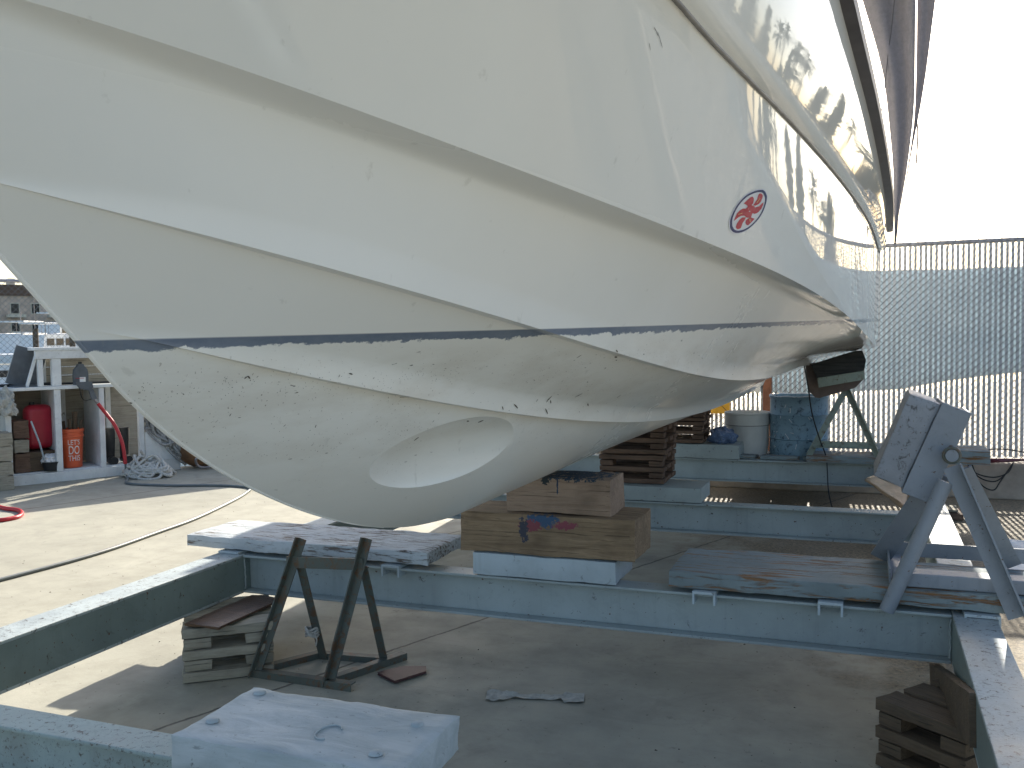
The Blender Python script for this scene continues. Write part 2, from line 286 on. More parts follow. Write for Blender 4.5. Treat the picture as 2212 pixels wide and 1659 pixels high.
# ------------------------------------------------------------------ mesh builder and object helpers
class MB:
    def __init__(s): s.v = []; s.f = []; s.mi = []
    def add(s, vs, fs, mi=0):
        b = len(s.v); s.v += [tuple(v) for v in vs]
        for f in fs: s.f.append(tuple(b + i for i in f)); s.mi.append(mi)
        return s
    def box(s, a, b, rot=None, piv=None, mi=0):
        (x0, y0, z0), (x1, y1, z1) = a, b
        vs = [Vector(p) for p in ((x0, y0, z0), (x1, y0, z0), (x1, y1, z0), (x0, y1, z0), (x0, y0, z1), (x1, y0, z1), (x1, y1, z1), (x0, y1, z1))]
        if rot is not None:
            pv = Vector(piv) if piv else (vs[0] + vs[6]) / 2
            vs = [rot @ (v - pv) + pv for v in vs]
        return s.add(vs, [(0, 3, 2, 1), (4, 5, 6, 7), (0, 1, 5, 4), (1, 2, 6, 5), (2, 3, 7, 6), (3, 0, 4, 7)], mi)
    def bar(s, p, q, wd, ht, up=(0, 0, 1), mi=0):
        """rectangular bar from p to q"""
        p, q = Vector(p), Vector(q); d = (q - p).normalized(); u = Vector(up)
        if abs(d.dot(u)) > .98: u = Vector((1, 0, 0))
        sx = d.cross(u).normalized(); sz = sx.cross(d).normalized()
        vs = [e + sx * a * wd / 2 + sz * b * ht / 2 for e in (p, q) for a, b in ((-1, -1), (1, -1), (1, 1), (-1, 1))]
        return s.add(vs, [(3, 2, 1, 0), (4, 5, 6, 7), (0, 1, 5, 4), (1, 2, 6, 5), (2, 3, 7, 6), (3, 0, 4, 7)], mi)
    def angle(s, p, q, wd, th, up=(0, 0, 1), flip=1, mi=0):
        """angle iron (L section) from p to q"""
        p, q = Vector(p), Vector(q); d = (q - p).normalized(); u = Vector(up)
        if abs(d.dot(u)) > .98: u = Vector((0, 1, 0))
        sx = d.cross(u).normalized() * flip; sz = u - d * u.dot(d); sz.normalize()
        pr = [(0, 0), (wd, 0), (wd, th), (th, th), (th, wd), (0, wd)]
        vs = [e + sx * a + sz * b for e in (p, q) for a, b in pr]
        fs = [tuple(range(5, -1, -1)), tuple(range(6, 12))] + [(i, (i + 1) % 6, (i + 1) % 6 + 6, i + 6) for i in range(6)]
        return s.add(vs, fs, mi)
    def tube(s, path, r, n=8, closed=False, mi=0, rf=None):
        P = [Vector(p) for p in path]; m = len(P); rings = []; t0 = None; nrm = None
        for i in range(m):
            a = P[(i - 1) % m] if closed or i > 0 else P[0]; b = P[(i + 1) % m] if closed or i < m - 1 else P[-1]
            t = (b - a).normalized()
            if nrm is None:
                nrm = t.orthogonal().normalized()
            else:
                nrm = (nrm - t * nrm.dot(t))
                nrm = nrm.normalized() if nrm.length > 1e-6 else t.orthogonal().normalized()
            bi = t.cross(nrm); rr = rf(i / (m - 1)) if rf else r
            rings.append([P[i] + (nrm * math.cos(2 * math.pi * j / n) + bi * math.sin(2 * math.pi * j / n)) * rr for j in range(n)])
        vs = [v for g in rings for v in g]; fs = []
        for i in range(m if closed else m - 1):
            k = (i + 1) % m
            for j in range(n): fs.append((i * n + j, i * n + (j + 1) % n, k * n + (j + 1) % n, k * n + j))
        if not closed: fs += [tuple(range(n - 1, -1, -1)), tuple((m - 1) * n + j for j in range(n))]
        return s.add(vs, fs, mi)
    def lathe(s, prof, c, n=32, mi=0, mat=None):
        vs = []; fs = []
        for r_, z in prof:
            for j in range(n):
                a = 2 * math.pi * j / n; p = Vector((r_ * math.cos(a), r_ * math.sin(a), z))
                if mat is not None: p = mat @ p
                vs.append(p + Vector(c))
        for i in range(len(prof) - 1):
            for j in range(n): fs.append((i * n + j, i * n + (j + 1) % n, (i + 1) * n + (j + 1) % n, (i + 1) * n + j))
        return s.add(vs, fs, mi)
    def prism(s, poly, axis, a, b, mi=0):
        """poly in the plane across axis (0: yz, 1: xz, 2: xy), extruded a..b"""
        def P(p, t): return {0: (t, p[0], p[1]), 1: (p[0], t, p[1]), 2: (p[0], p[1], t)}[axis]
        n = len(poly); vs = [P(p, a) for p in poly] + [P(p, b) for p in poly]
        return s.add(vs, [tuple(range(n)), tuple(range(2 * n - 1, n - 1, -1))] + [(i, (i + 1) % n, (i + 1) % n + n, i + n) for i in range(n)], mi)
    def rough_box(s, a, b, step=.03, amp=.004, fr=9., seed=0, mi=0):
        """gridded box with worn, wavy faces and chewed edges"""
        a, b = Vector(a), Vector(b); c = (a + b) / 2; h = (b - a) / 2
        base = len(s.v)
        def emit(ax, sg):
            u, v = [i for i in range(3) if i != ax]
            nu = max(2, int(2 * h[u] / step)); nv = max(2, int(2 * h[v] / step)); st = len(s.v)
            for i in range(nu + 1):
                for j in range(nv + 1):
                    p = Vector((0, 0, 0)); p[ax] = sg * h[ax]; p[u] = -h[u] + 2 * h[u] * i / nu; p[v] = -h[v] + 2 * h[v] * j / nv
                    e = [max(0, 1 - (h[q] - abs(p[q])) / .014) for q in range(3)]
                    ne = sum(1 for x in e if x > .01)
                    q = p + c
                    nz = noise.noise_vector(q * fr + Vector((seed, seed * 1.7, 0))) * amp
                    nz += noise.noise_vector(q * fr * 4 + Vector((seed, 0, 3))) * amp * .5
                    if ne >= 2:
                        k = .0035 * (1 + 1.5 * max(0, noise.noise(q * 14 + Vector((seed, 5, 1)))))
                        for w_ in range(3):
                            if e[w_] > .01: p[w_] -= math.copysign(k * e[w_], p[w_])
                    s.v.append(tuple(p + c + nz))
            for i in range(nu):
                for j in range(nv):
                    q = [st + i * (nv + 1) + j, st + (i + 1) * (nv + 1) + j, st + (i + 1) * (nv + 1) + j + 1, st + i * (nv + 1) + j + 1]
                    flip = (sg > 0) ^ (ax == 1)
                    s.f.append(tuple(q if flip else q[::-1])); s.mi.append(mi)
        for ax in range(3):
            for sg in (-1, 1): emit(ax, sg)
        return s
    def mesh(s, name):
        me = bpy.data.meshes.new(name); me.from_pydata(s.v, [], s.f); me.update(); return me
    def build(s, name, mats, parent=None, smooth=None, bevel=0., merge=False, loc=None, rotz=None):
        me = s.mesh(name); o = bpy.data.objects.new(name, me); COL.objects.link(o)
        if not isinstance(mats, (list, tuple)): mats = [mats]
        for m in mats: me.materials.append(m)
        if len(mats) > 1: me.polygons.foreach_set('material_index', s.mi)
        if merge:
            bm = bmesh.new(); bm.from_mesh(me); bmesh.ops.remove_doubles(bm, verts=bm.verts, dist=2e-4)
            bmesh.ops.recalc_face_normals(bm, faces=bm.faces); bm.to_mesh(me); bm.free()
        if smooth is not None:
            me.polygons.foreach_set('use_smooth', [True] * len(me.polygons)); me.set_sharp_from_angle(angle=R(smooth))
        if bevel:
            b = o.modifiers.new('Bevel', 'BEVEL'); b.width = bevel; b.segments = 2; b.limit_method = 'ANGLE'
        if parent: o.parent = parent
        if loc: o.location = loc
        if rotz is not None: o.rotation_euler.z = rotz
        return o

def thing(name, label, cat, loc=(0, 0, 0), rotz=0., group=None):
    o = bpy.data.objects.new(name, None); COL.objects.link(o); o.location = loc; o.rotation_euler.z = rotz
    o.empty_display_size = .1
    return tag(o, label, cat, group)
def tag(o, label, cat, group=None):
    o['label'] = label; o['category'] = cat
    if group: o['group'] = group
    return o
def struct(o, kind='structure'): o['kind'] = kind; return o
def spline(pts, n=10, closed=False):
    P = [Vector(p) for p in pts]; out = []; m = len(P)
    for i in range(m if closed else m - 1):
        g = lambda j: P[j % m] if closed else P[max(0, min(m - 1, j))]
        a, b, c, d = g(i - 1), g(i), g(i + 1), g(i + 2)
        for k in range(n):
            t = k / n
            out.append(.5 * ((2 * b) + (c - a) * t + (2 * a - 5 * b + 4 * c - d) * t * t + (-a + 3 * b - 3 * c + d) * t ** 3))
    if not closed: out.append(P[-1])
    return out

# ------------------------------------------------------------------ the setting: yard, water
# yard sheet: ends at the quay line on the left, runs past the horizon elsewhere
q0, q1 = Vector((-30.6, -32.6)), Vector((12, 47.6))
yb = MB().add([(-30.6, -32.6, 0), (900, -900, 0), (900, 900, 0), (470, 900, 0), (q1.x, q1.y, 0)], [(0, 1, 2, 3, 4)])
yb.add([(-30.6, -32.6, 0), (-500, -900, 0), (900, -900, 0)], [(0, 1, 2)])
struct(yb.build('yard_ground', M['concrete']))
struct(MB().add([(-1500, -1500, -1.1), (1500, -1500, -1.1), (1500, 1500, -1.1), (-1500, 1500, -1.1)], [(0, 1, 2, 3)]).build('harbour_water', M['water']))
struct(MB().add([(-30.6, -32.6, 0), (12, 47.6, 0), (12, 47.6, -1.5), (-30.6, -32.6, -1.5)], [(0, 1, 2, 3)]).build('quay_wall', M['curb']))

# ------------------------------------------------------------------ the boat
XC = -1.42; YT = 8.75
# HULL-BEGIN
def pch(pts):
    x = np.array([p[0] for p in pts], float); y = np.array([p[1] for p in pts], float)
    h = np.diff(x); d = np.diff(y) / h; m = np.zeros_like(y); m[0] = d[0]; m[-1] = d[-1]
    for i in range(1, len(x) - 1):
        if d[i - 1] * d[i] > 0:
            w1 = 2 * h[i] + h[i - 1]; w2 = h[i] + 2 * h[i - 1]; m[i] = (w1 + w2) / (w1 / d[i - 1] + w2 / d[i])
    def f(q):
        i = min(max(int(np.searchsorted(x, q)) - 1, 0), len(h) - 1); t = (q - x[i]) / h[i]
        return float(y[i] * (1 + 2 * t) * (1 - t) ** 2 + m[i] * h[i] * t * (1 - t) ** 2 + y[i + 1] * t * t * (3 - 2 * t) + m[i + 1] * h[i] * t * t * (t - 1))
    return f
def curve(rows): return rows[0][0], pch([(r[0], r[1]) for r in rows]), pch([(r[0], r[2]) for r in rows])
FE = dict(
 K=curve([(1.50, 0, 1.485), (1.56, 0, 1.44), (1.65, 0, 1.375), (1.84, 0, 1.265), (2.09, 0, 1.152), (2.34, 0, 1.064), (2.56, 0, 1.006), (2.82, 0, .964), (3.13, 0, .943), (3.6, 0, .945), (4.6, 0, .962), (6.4, 0, .975), (8.75, 0, 1.0)]),
 A=curve([(1.365, 0.0, 1.612), (1.3817, 0.0181, 1.6223), (1.432, 0.0561, 1.613), (1.5157, 0.1063, 1.5906), (1.6329, 0.1623, 1.5596), (1.7837, 0.2194, 1.5232), (1.9679, 0.2741, 1.4835), (2.1856, 0.3239, 1.4419), (2.4367, 0.3675, 1.3993), (2.7214, 0.4041, 1.3567), (3.0396, 0.4339, 1.3147), (3.3913, 0.4574, 1.2744), (3.7764, 0.4756, 1.2367), (4.1951, 0.4895, 1.2027), (4.6472, 0.5003, 1.1737), (5.1329, 0.5092, 1.1508), (5.652, 0.5169, 1.1345), (6.2046, 0.5239, 1.1253), (6.7907, 0.5299, 1.1224), (7.4103, 0.5342, 1.1238), (8.0634, 0.5351, 1.1258), (8.75, 0.5296, 1.1226)]),
 B=curve([(1.07, 0.0, 1.885), (1.0874, 0.0201, 1.8834), (1.1397, 0.071, 1.8683), (1.2267, 0.1415, 1.8445), (1.3486, 0.2228, 1.8146), (1.5054, 0.308, 1.7801), (1.6969, 0.392, 1.7415), (1.9233, 0.4711, 1.6991), (2.1846, 0.5431, 1.6533), (2.4806, 0.6068, 1.6047), (2.8115, 0.662, 1.5546), (3.1772, 0.7093, 1.5047), (3.5778, 0.7495, 1.4573), (4.0131, 0.7842, 1.4148), (4.4833, 0.8145, 1.3797), (4.9884, 0.8419, 1.3541), (5.5282, 0.8673, 1.3388), (6.1029, 0.891, 1.3333), (6.7124, 0.9127, 1.3345), (7.3568, 0.9313, 1.3361), (8.036, 0.9441, 1.3275), (8.75, 0.9474, 1.2927)]),
 C=curve([(0.8, 0.0, 2.13), (0.818, 0.0218, 2.1408), (0.8721, 0.0812, 2.1402), (0.9622, 0.1659, 2.1279), (1.0884, 0.2661, 2.1055), (1.2507, 0.3739, 2.0755), (1.449, 0.4836, 2.0411), (1.6833, 0.591, 2.0052), (1.9537, 0.6932, 1.9703), (2.2602, 0.7887, 1.9378), (2.6027, 0.877, 1.9084), (2.9813, 0.9581, 1.8814), (3.3959, 1.0327, 1.8554), (3.8466, 1.1019, 1.828), (4.3333, 1.1666, 1.7967), (4.8561, 1.2278, 1.7588), (5.415, 1.2859, 1.7127), (6.0099, 1.3409, 1.6581), (6.6408, 1.3917, 1.597), (7.3078, 1.4365, 1.5349), (8.0109, 1.4718, 1.4819), (8.75, 1.4929, 1.454)]),
 F=curve([(.12, 0, 2.735), (.5, .315, 2.598), (1, .612, 2.482), (1.5, .82, 2.405), (2, .944, 2.360), (2.25, .983, 2.322), (2.5, 1.014, 2.274), (3, 1.076, 2.182), (3.5, 1.126, 2.082), (4, 1.172, 1.968), (4.5, 1.216, 1.87), (5, 1.26, 1.80), (6, 1.342, 1.705), (7, 1.424, 1.64), (8.75, 1.502, 1.56)]),
 D=curve([(.1, 0, 2.76), (.5, .33, 2.62), (1, .63, 2.50), (1.5, .84, 2.42), (2, .97, 2.385), (2.5, 1.05, 2.345), (3, 1.12, 2.33), (4, 1.22, 2.335), (5, 1.30, 2.345), (6, 1.37, 2.35), (7, 1.43, 2.345), (8.75, 1.51, 2.29)]),
 E=curve([(-.7, 0, 3.32), (0, .52, 3.24), (1, .90, 3.13), (2, 1.13, 3.0), (3, 1.265, 2.87), (4, 1.36, 2.72), (5, 1.43, 2.65), (6, 1.49, 2.56), (7, 1.535, 2.50), (8.75, 1.575, 2.465)]))
def sm(a, b, x): t = min(1, max(0, (x - a) / (b - a))); return t * t * (3 - 2 * t)
def section(t):
    """one side of the hull at parameter t: list of (y, half breadth, z) from keel to sheer"""
    g = t ** 1.55; P = {}
    for n, (y0, fh, fz) in FE.items():
        y = y0 + (YT - y0) * g; hb = max(0., fh(y)) if t > 0 else 0.
        P[n] = np.array([y, hb, fz(y)])
    wA = sm(0, .22, t); o = lambda p, dh, dz: p + np.array([0, dh, dz])
    A0, A1, A2 = o(P['A'], -.034 * wA, .001), P['A'], o(P['A'], .012 * wA, .052 * wA + 1e-3 * t)
    B0, B1, B2 = o(P['B'], -.036 * wA, .001), P['B'], o(P['B'], .014 * wA, .060 * wA + 1e-3 * t)
    C0, C1 = o(P['C'], -.074 * wA, -.004), P['C']
    D1, D2 = P['D'], o(P['D'], .05 * wA, .055 * wA + 1e-3 * t)
    pts = []
    def seg(a, b, n, bul):
        d = b - a; nv = np.array([0, d[2], -d[1]])                     # outward, down-and-out
        L = np.linalg.norm(nv); nv = nv / L if L > 1e-6 else nv
        for i in range(n):
            s_ = i / n; pts.append(a + d * s_ + nv * bul * L * 4 * s_ * (1 - s_))
    def bez(a, c, b, n):
        for i in range(n):
            s_ = i / n; pts.append(a * (1 - s_) ** 2 + c * 2 * s_ * (1 - s_) + b * s_ * s_)
    fw = 1 - sm(0.25, .75, t)
    seg(P['K'], A0, 16, .03 + .07 * fw * sm(0, .45, t)); seg(A0, A1, 2, 0)
    A3 = A2 + (B0 - A2) * .09; bez(A1, A2, A3, 7); seg(A3, B0, 10, .008); seg(B0, B1, 2, 0)
    B3 = B2 + (C0 - B2) * .08; C9 = B2 + (C0 - B2) * .90; bez(B1, B2, B3, 7); seg(B3, C9, 10, -.008); bez(C9, C0, C1, 10); seg(C1, P['F'], 14, -.02 * fw); seg(P['F'], D1, 8, 0); seg(D1, D2, 4, .10)
    seg(D2, P['E'], 12, .05); pts.append(P['E'])
    return pts
# HULL-END
NS = 110
secs = [section(i / NS) for i in range(NS + 1)]
nP = len(secs[0])
hm = MB(); idx = {}
for i, sc in enumerate(secs):
    for j, (y, hb, z) in enumerate(sc):
        for sg in (1, -1):
            idx[i, j, sg] = len(hm.v); hm.v.append((XC + sg * hb, y, z))
def q(a): hm.f.append(a); hm.mi.append(0)
for i in range(NS):
    for j in range(nP - 1):
        q((idx[i, j, 1], idx[i + 1, j, 1], idx[i + 1, j + 1, 1], idx[i, j + 1, 1]))
        q((idx[i, j, -1], idx[i, j + 1, -1], idx[i + 1, j + 1, -1], idx[i + 1, j, -1]))
    q((idx[i, nP - 1, 1], idx[i + 1, nP - 1, 1], idx[i + 1, nP - 1, -1], idx[i, nP - 1, -1]))    # closed deck
q(tuple([idx[NS, j, 1] for j in range(nP)] + [idx[NS, j, -1] for j in range(nP - 1, -1, -1)]))   # transom
boat = thing('motor_boat', 'white motor boat with a glossy hull propped up on blocks above the steel cradle', 'boat', (0, 0, 0))
tmp = hm.mesh('hull')
bm = bmesh.new(); bm.from_mesh(tmp); bmesh.ops.remove_doubles(bm, verts=bm.verts, dist=3e-4)
bmesh.ops.dissolve_degenerate(bm, edges=bm.edges, dist=1e-5); bmesh.ops.recalc_face_normals(bm, faces=bm.faces); bm.to_mesh(tmp); bm.free()
solid = bpy.data.objects.new('hull', tmp); COL.objects.link(solid); tmp.materials.append(M['gel'])
HULL = BVHTree.FromPolygons([v.co for v in tmp.vertices], [tuple(p.vertices) for p in tmp.polygons])
# thruster recess: a shallow slanted oval scoop in each side of the forefoot
cut = MB()
for sg in (1, -1):
    h0 = HULL.ray_cast(Vector((XC + 3, 2.575, 1.256)), Vector((-1, 0, 0)))[0]
    nn_ = Vector((.79, -.20, -.58)).normalized(); ta = Vector((.24, .97, .045)); ta = (ta - nn_ * ta.dot(nn_)).normalized(); tb_ = nn_.cross(ta)
    n2 = (nn_ - ta * .10).normalized(); t2 = n2.cross(tb_) * -1
    cc_ = h0 + n2 * .085; NU, NV = 64, 32; b0 = len(cut.v)
    for i in range(NV + 1):
        th = math.pi * i / NV
        for k in range(NU):
            ph = 2 * math.pi * k / NU; p = cc_ + t2 * (.43 * math.sin(th) * math.cos(ph)) + tb_ * (.160 * math.sin(th) * math.sin(ph)) + n2 * (.150 * math.cos(th))
            cut.v.append((p.x if sg > 0 else 2 * XC - p.x, p.y, p.z))
    for i in range(NV):
        for k in range(NU):
            f = (b0 + i * NU + k, b0 + (i + 1) * NU + k, b0 + (i + 1) * NU + (k + 1) % NU, b0 + i * NU + (k + 1) % NU); cut.f.append(f if sg > 0 else f[::-1]); cut.mi.append(0)
cme = cut.mesh('cutter'); bm = bmesh.new(); bm.from_mesh(cme); bmesh.ops.remove_doubles(bm, verts=bm.verts, dist=1e-5); bmesh.ops.dissolve_degenerate(bm, edges=bm.edges, dist=1e-6); bmesh.ops.recalc_face_normals(bm, faces=bm.faces); bm.to_mesh(cme); bm.free()
co = bpy.data.objects.new('cutter', cme); COL.objects.link(co)
bmod = solid.modifiers.new('bore', 'BOOLEAN'); bmod.operation = 'DIFFERENCE'; bmod.solver = 'EXACT'; bmod.object = co
bpy.context.view_layer.update()
me = bpy.data.meshes.new_from_object(solid.evaluated_get(bpy.context.evaluated_depsgraph_get()))
solid.modifiers.clear(); solid.data = me; bpy.data.objects.remove(co)
me.polygons.foreach_set('use_smooth', [True] * len(me.polygons)); me.set_sharp_from_angle(angle=R(26))
solid.parent = boat
MB().tube(spline([(XC, -.68, 3.30), (XC, .1, 2.76), (XC, .8, 2.13), (XC, 1.07, 1.885), (XC, 1.365, 1.612), (XC, 1.50, 1.485), (XC, 1.65, 1.375), (XC, 1.84, 1.265), (XC, 2.09, 1.152), (XC, 2.34, 1.064), (XC, 2.56, 1.006)], 8), .006, 10, rf=lambda t: .0048 - .0034 * max(0, t - .6) / .4).build('stem_edge_line', M['gel'], boat, smooth=60)  # thin tube added to cover the stem's dark edge with a light line
def E(y): return XC + FE['E'][1](y), FE['E'][2](y)
# dark gunwale rail along the sheer, both sides
def knuckle_line(fh_, fz_, y0, y1, n, r, out, up): return [(XC + fh_(y) + out, y, fz_(y) + up) for y in np.linspace(y0, y1, n)]
for sg in (1, -1):
    MB().tube([(XC + sg * (p[0] - XC), p[1], p[2]) for p in knuckle_line(FE['D'][1], FE['D'][2], .25, YT, 70, .006, .003, -.003)], .0065, 8).build('knuckle_shadow', M['knuckle_line'], boat, smooth=60)  # thin dark strip draws the shadow line under the knuckle
def strip(prof, y0, y1, n, sg):
    b = MB(); m = len(prof(y0))
    for i in range(n + 1):
        y = y0 + (y1 - y0) * i / n
        for hb, z in prof(y): b.v.append((XC + sg * hb, y, z))
    for i in range(n):
        for j in range(m):
            f = (i * m + j, (i + 1) * m + j, (i + 1) * m + (j + 1) % m, i * m + (j + 1) % m); b.f.append(f if sg < 0 else f[::-1]); b.mi.append(0)
    b.f.append(tuple(range(m))); b.mi.append(0); b.f.append(tuple(range(n * m + m - 1, n * m - 1, -1))); b.mi.append(0)
    return b
fh, fz = FE['E'][1], FE['E'][2]
for sg in (1, -1):
    strip(lambda y: [(fh(y) - .012, fz(y) - .012), (fh(y) + .045, fz(y) - .006), (fh(y) + .05, fz(y) + .03), (fh(y) + .03, fz(y) + .055), (fh(y) - .012, fz(y) + .05)], -.55, YT + .02, 70, sg).build('gunwale_rail', M['dark_rail'], boat, smooth=40, merge=True)
K_ = 8.6 / 8.3
ROWS = [(5.0, -.25, .345, .37, .59), (4.734, -.167, .346, .365, .552), (4.451, -.087, .346, .364, .519), (4.237, -.028, .345, .362, .493), (4.022, .033, .345, .362, .469), (3.889, .068, .345, .361, .454), (3.672, .116, .345, .359, .429), (3.444, .143, .342, .353, .396), (3.27, .160, .331, .343, .366), (3.044, .181, .307, .316, .326), (2.879, .191, .287, .292, .300), (2.71, .195, .260, .264, .270), (2.538, .198, .232, .236, .240), (2.42, .199, .222, .224, .227), (2.31, .198, .208, .209, .211)]
RZ = lambda z: 1.6 + (z - 1.6) * K_
def drape(a, b, nx, fold, yb):
    m = MB(); n = nx + 1
    for r_ in ROWS:
        for i in range(n):
            u = i / nx; x = (r_[a] + (r_[b] - r_[a]) * u) * K_
            m.v.append((x, yb + fold * math.sin(u * 9 + r_[0] * .6) * (r_[b] - r_[a]) / .3, RZ(r_[0])))
    for k in range(len(ROWS) - 1):
        for i in range(nx): m.f.append((k * n + i, k * n + i + 1, (k + 1) * n + i + 1, (k + 1) * n + i)); m.mi.append(0)
    return m
top = MB().rough_box((XC - 1.75, 5.6, 5.19), (XC + 2.02, 8.8, 5.27), .3, .002, 2, 3).build('hardtop', M['gel'], boat, smooth=40, merge=True)
for x, y in ((XC - 1.0, 5.9), (XC + 1.0, 5.9), (XC - 1.0, 8.0), (XC + 1.0, 8.0)): MB().tube([(x, y, 3.95), (x, y, 5.2)], .025, 10).build('hardtop_post', M['rail_steel'], top, smooth=60)
for a_, b_, nx_, fo, yb_, nm in ((1, 2, 18, .035, 8.60, 'canvas_curtain'), (3, 4, 8, .02, 8.63, 'canvas_flap')):
    o_ = drape(a_, b_, nx_, fo, yb_).build(nm, M['canvas'], boat, smooth=60); md = o_.modifiers.new('Solidify', 'SOLIDIFY'); md.thickness = .004
MB().tube([(r_[2] * K_ - .105 - .02 * k_, 8.57, RZ(r_[0])) for k_, r_ in enumerate(ROWS[:9])], .004, 6).build('seam', M['dark_rail'], boat, smooth=60)
MB().tube(spline([(.362, 8.62, 3.36), (.375, 8.6, 3.35), (.384, 8.6, 3.24), (.374, 8.6, 3.0)], 8), .006, 6).build('hanging_line', M['dark_rail'], boat, smooth=60)
# foredeck and cabin, standing back from the rails, unseen and added for their shadow
MB().prism([(2.2, 2.9), (2.9, 3.4), (3.5, 3.95), (8.1, 4.0), (8.25, 2.45)], 0, XC - 1.12, XC + 1.12).build('cabin', M['gel'], boat, bevel=.06)
cab = boat.children[-1]
for sg in (-1, 1):
    MB().prism([(3.1, 3.1), (3.6, 3.75), (6.2, 3.78), (6.3, 3.1)], 0, XC + sg * 1.112, XC + sg * 1.132).build('window', M['boat_dark'], cab)
# builder's emblem: oval ring round a six-bladed propeller (local axes: y along the hull, z up)
def decal(name, poly, mat, lift, parent, hole=None):
    """thin vinyl laid on the hull side; poly in emblem units, mapped to the hull's (y, z)"""
    def YZ(p): dx, dy = p[0] - 860, p[1] - 870; return 3.204 + dx * .000415 + dy * .00013, 2.006 + dx * .000045 - dy * .000125
    bm = bmesh.new(); vs = [bm.verts.new((*YZ(p), 0)) for p in poly]
    if hole:
        h = [bm.verts.new((*YZ(p), 0)) for p in hole]; n = len(vs)
        for i in range(n): bm.faces.new((vs[i], vs[(i + 1) % n], h[(i + 1) % n], h[i]))
    else: bm.faces.new(vs)
    bmesh.ops.triangulate(bm, faces=bm.faces)
    for _ in range(4):
        e = [e for e in bm.edges if e.calc_length() > .014]
        if not e: break
        bmesh.ops.subdivide_edges(bm, edges=e, cuts=1); bmesh.ops.triangulate(bm, faces=[f for f in bm.faces if len(f.verts) > 3])
    for v in bm.verts:
        hit = HULL.ray_cast(Vector((1.5, v.co.x, v.co.y)), Vector((-1, 0, 0)))
        v.co = hit[0] + hit[1] * lift
    for f in bm.faces:
        f.normal_update(); f.smooth = True
        if f.normal.x < 0: f.normal_flip()
    me = bpy.data.meshes.new(name); bm.to_mesh(me); bm.free(); me.materials.append(mat)
    o = bpy.data.objects.new(name, me); COL.objects.link(o); o.parent = parent; return o
ring_ = [(p.x, p.y) for p in spline([(x, y, 0) for x, y in [(430, 1200), (440, 1060), (500, 880), (600, 690), (760, 500), (920, 400), (1080, 345), (1200, 350), (1270, 430), (1300, 540), (1270, 720), (1190, 930), (1050, 1130), (880, 1290), (740, 1370), (600, 1400), (500, 1370), (445, 1290)]], 5, True)]
sc_ = lambda k: [(862 + (x - 862) * k, 872 + (y - 872) * k) for x, y in ring_]
emb = decal('propeller_emblem', ring_, M['dec_white'], .0012, boat)
decal('navy_ring', sc_(.945), M['dec_blue'], .0020, emb, sc_(.845))
for poly in ([(1060, 480), (1090, 450), (1130, 455), (1170, 500), (1165, 540), (1130, 640), (1080, 700), (1000, 740), (940, 735), (985, 665), (1030, 590)],
             [(730, 690), (800, 620), (870, 550), (920, 530), (950, 560), (960, 610), (940, 690), (900, 740), (830, 800), (815, 740), (770, 710)],
             [(530, 1090), (545, 1040), (590, 920), (650, 850), (720, 805), (770, 805), (800, 850), (800, 930), (740, 970), (680, 975), (620, 1010)],
             [(570, 1230), (600, 1140), (650, 1060), (710, 1010), (790, 1010), (760, 1080), (720, 1140), (695, 1220), (680, 1260), (640, 1280), (600, 1280)],
             [(780, 1130), (790, 1080), (840, 1040), (900, 1010), (940, 1030), (995, 1050), (940, 1110), (860, 1190), (820, 1200), (790, 1170)],
             [(1195, 655), (1185, 720), (1150, 810), (1080, 890), (1030, 920), (970, 935), (930, 890), (930, 830), (1000, 780), (1090, 750), (1150, 690)]):
    decal('red_blade', poly, M['dec_red'], .0020, emb)
decal('red_hub', [(790, 790), (900, 725), (980, 755), (985, 850), (930, 930), (900, 1025), (800, 1015), (735, 960), (760, 870)], M['dec_red'], .0024, emb)
for (x0, y0, x1, y1) in ((612, 940, 700, 908), (872, 1045, 886, 1125), (1022, 668, 1098, 565)):
    L_ = math.hypot(x1 - x0, y1 - y0); nx_, ny_ = -(y1 - y0) / L_ * 8, (x1 - x0) / L_ * 8
    decal('gold_slit', [(x0 + nx_, y0 + ny_), (x1 + nx_, y1 + ny_), (x1 - nx_, y1 - ny_), (x0 - nx_, y0 - ny_)], M['dec_gold'], .0030, emb)
decal('white_dot', [(862 + 14 * math.cos(a), 868 + 14 * math.sin(a)) for a in np.linspace(0, 6.28, 12)[:-1]], M['dec_white'], .0030, emb)

tag(MB().rough_box((-3.50, 8.64, .468), (-2.52, 8.665, 3.15), .1, .003, 3, 5).build('shade_sheet', M['crib'], smooth=45, merge=True), 'tall unseen plywood sheet added beyond the hull to shade the left yard', 'plywood')  # out-of-view blocker added to keep sun off the ground left of the keel
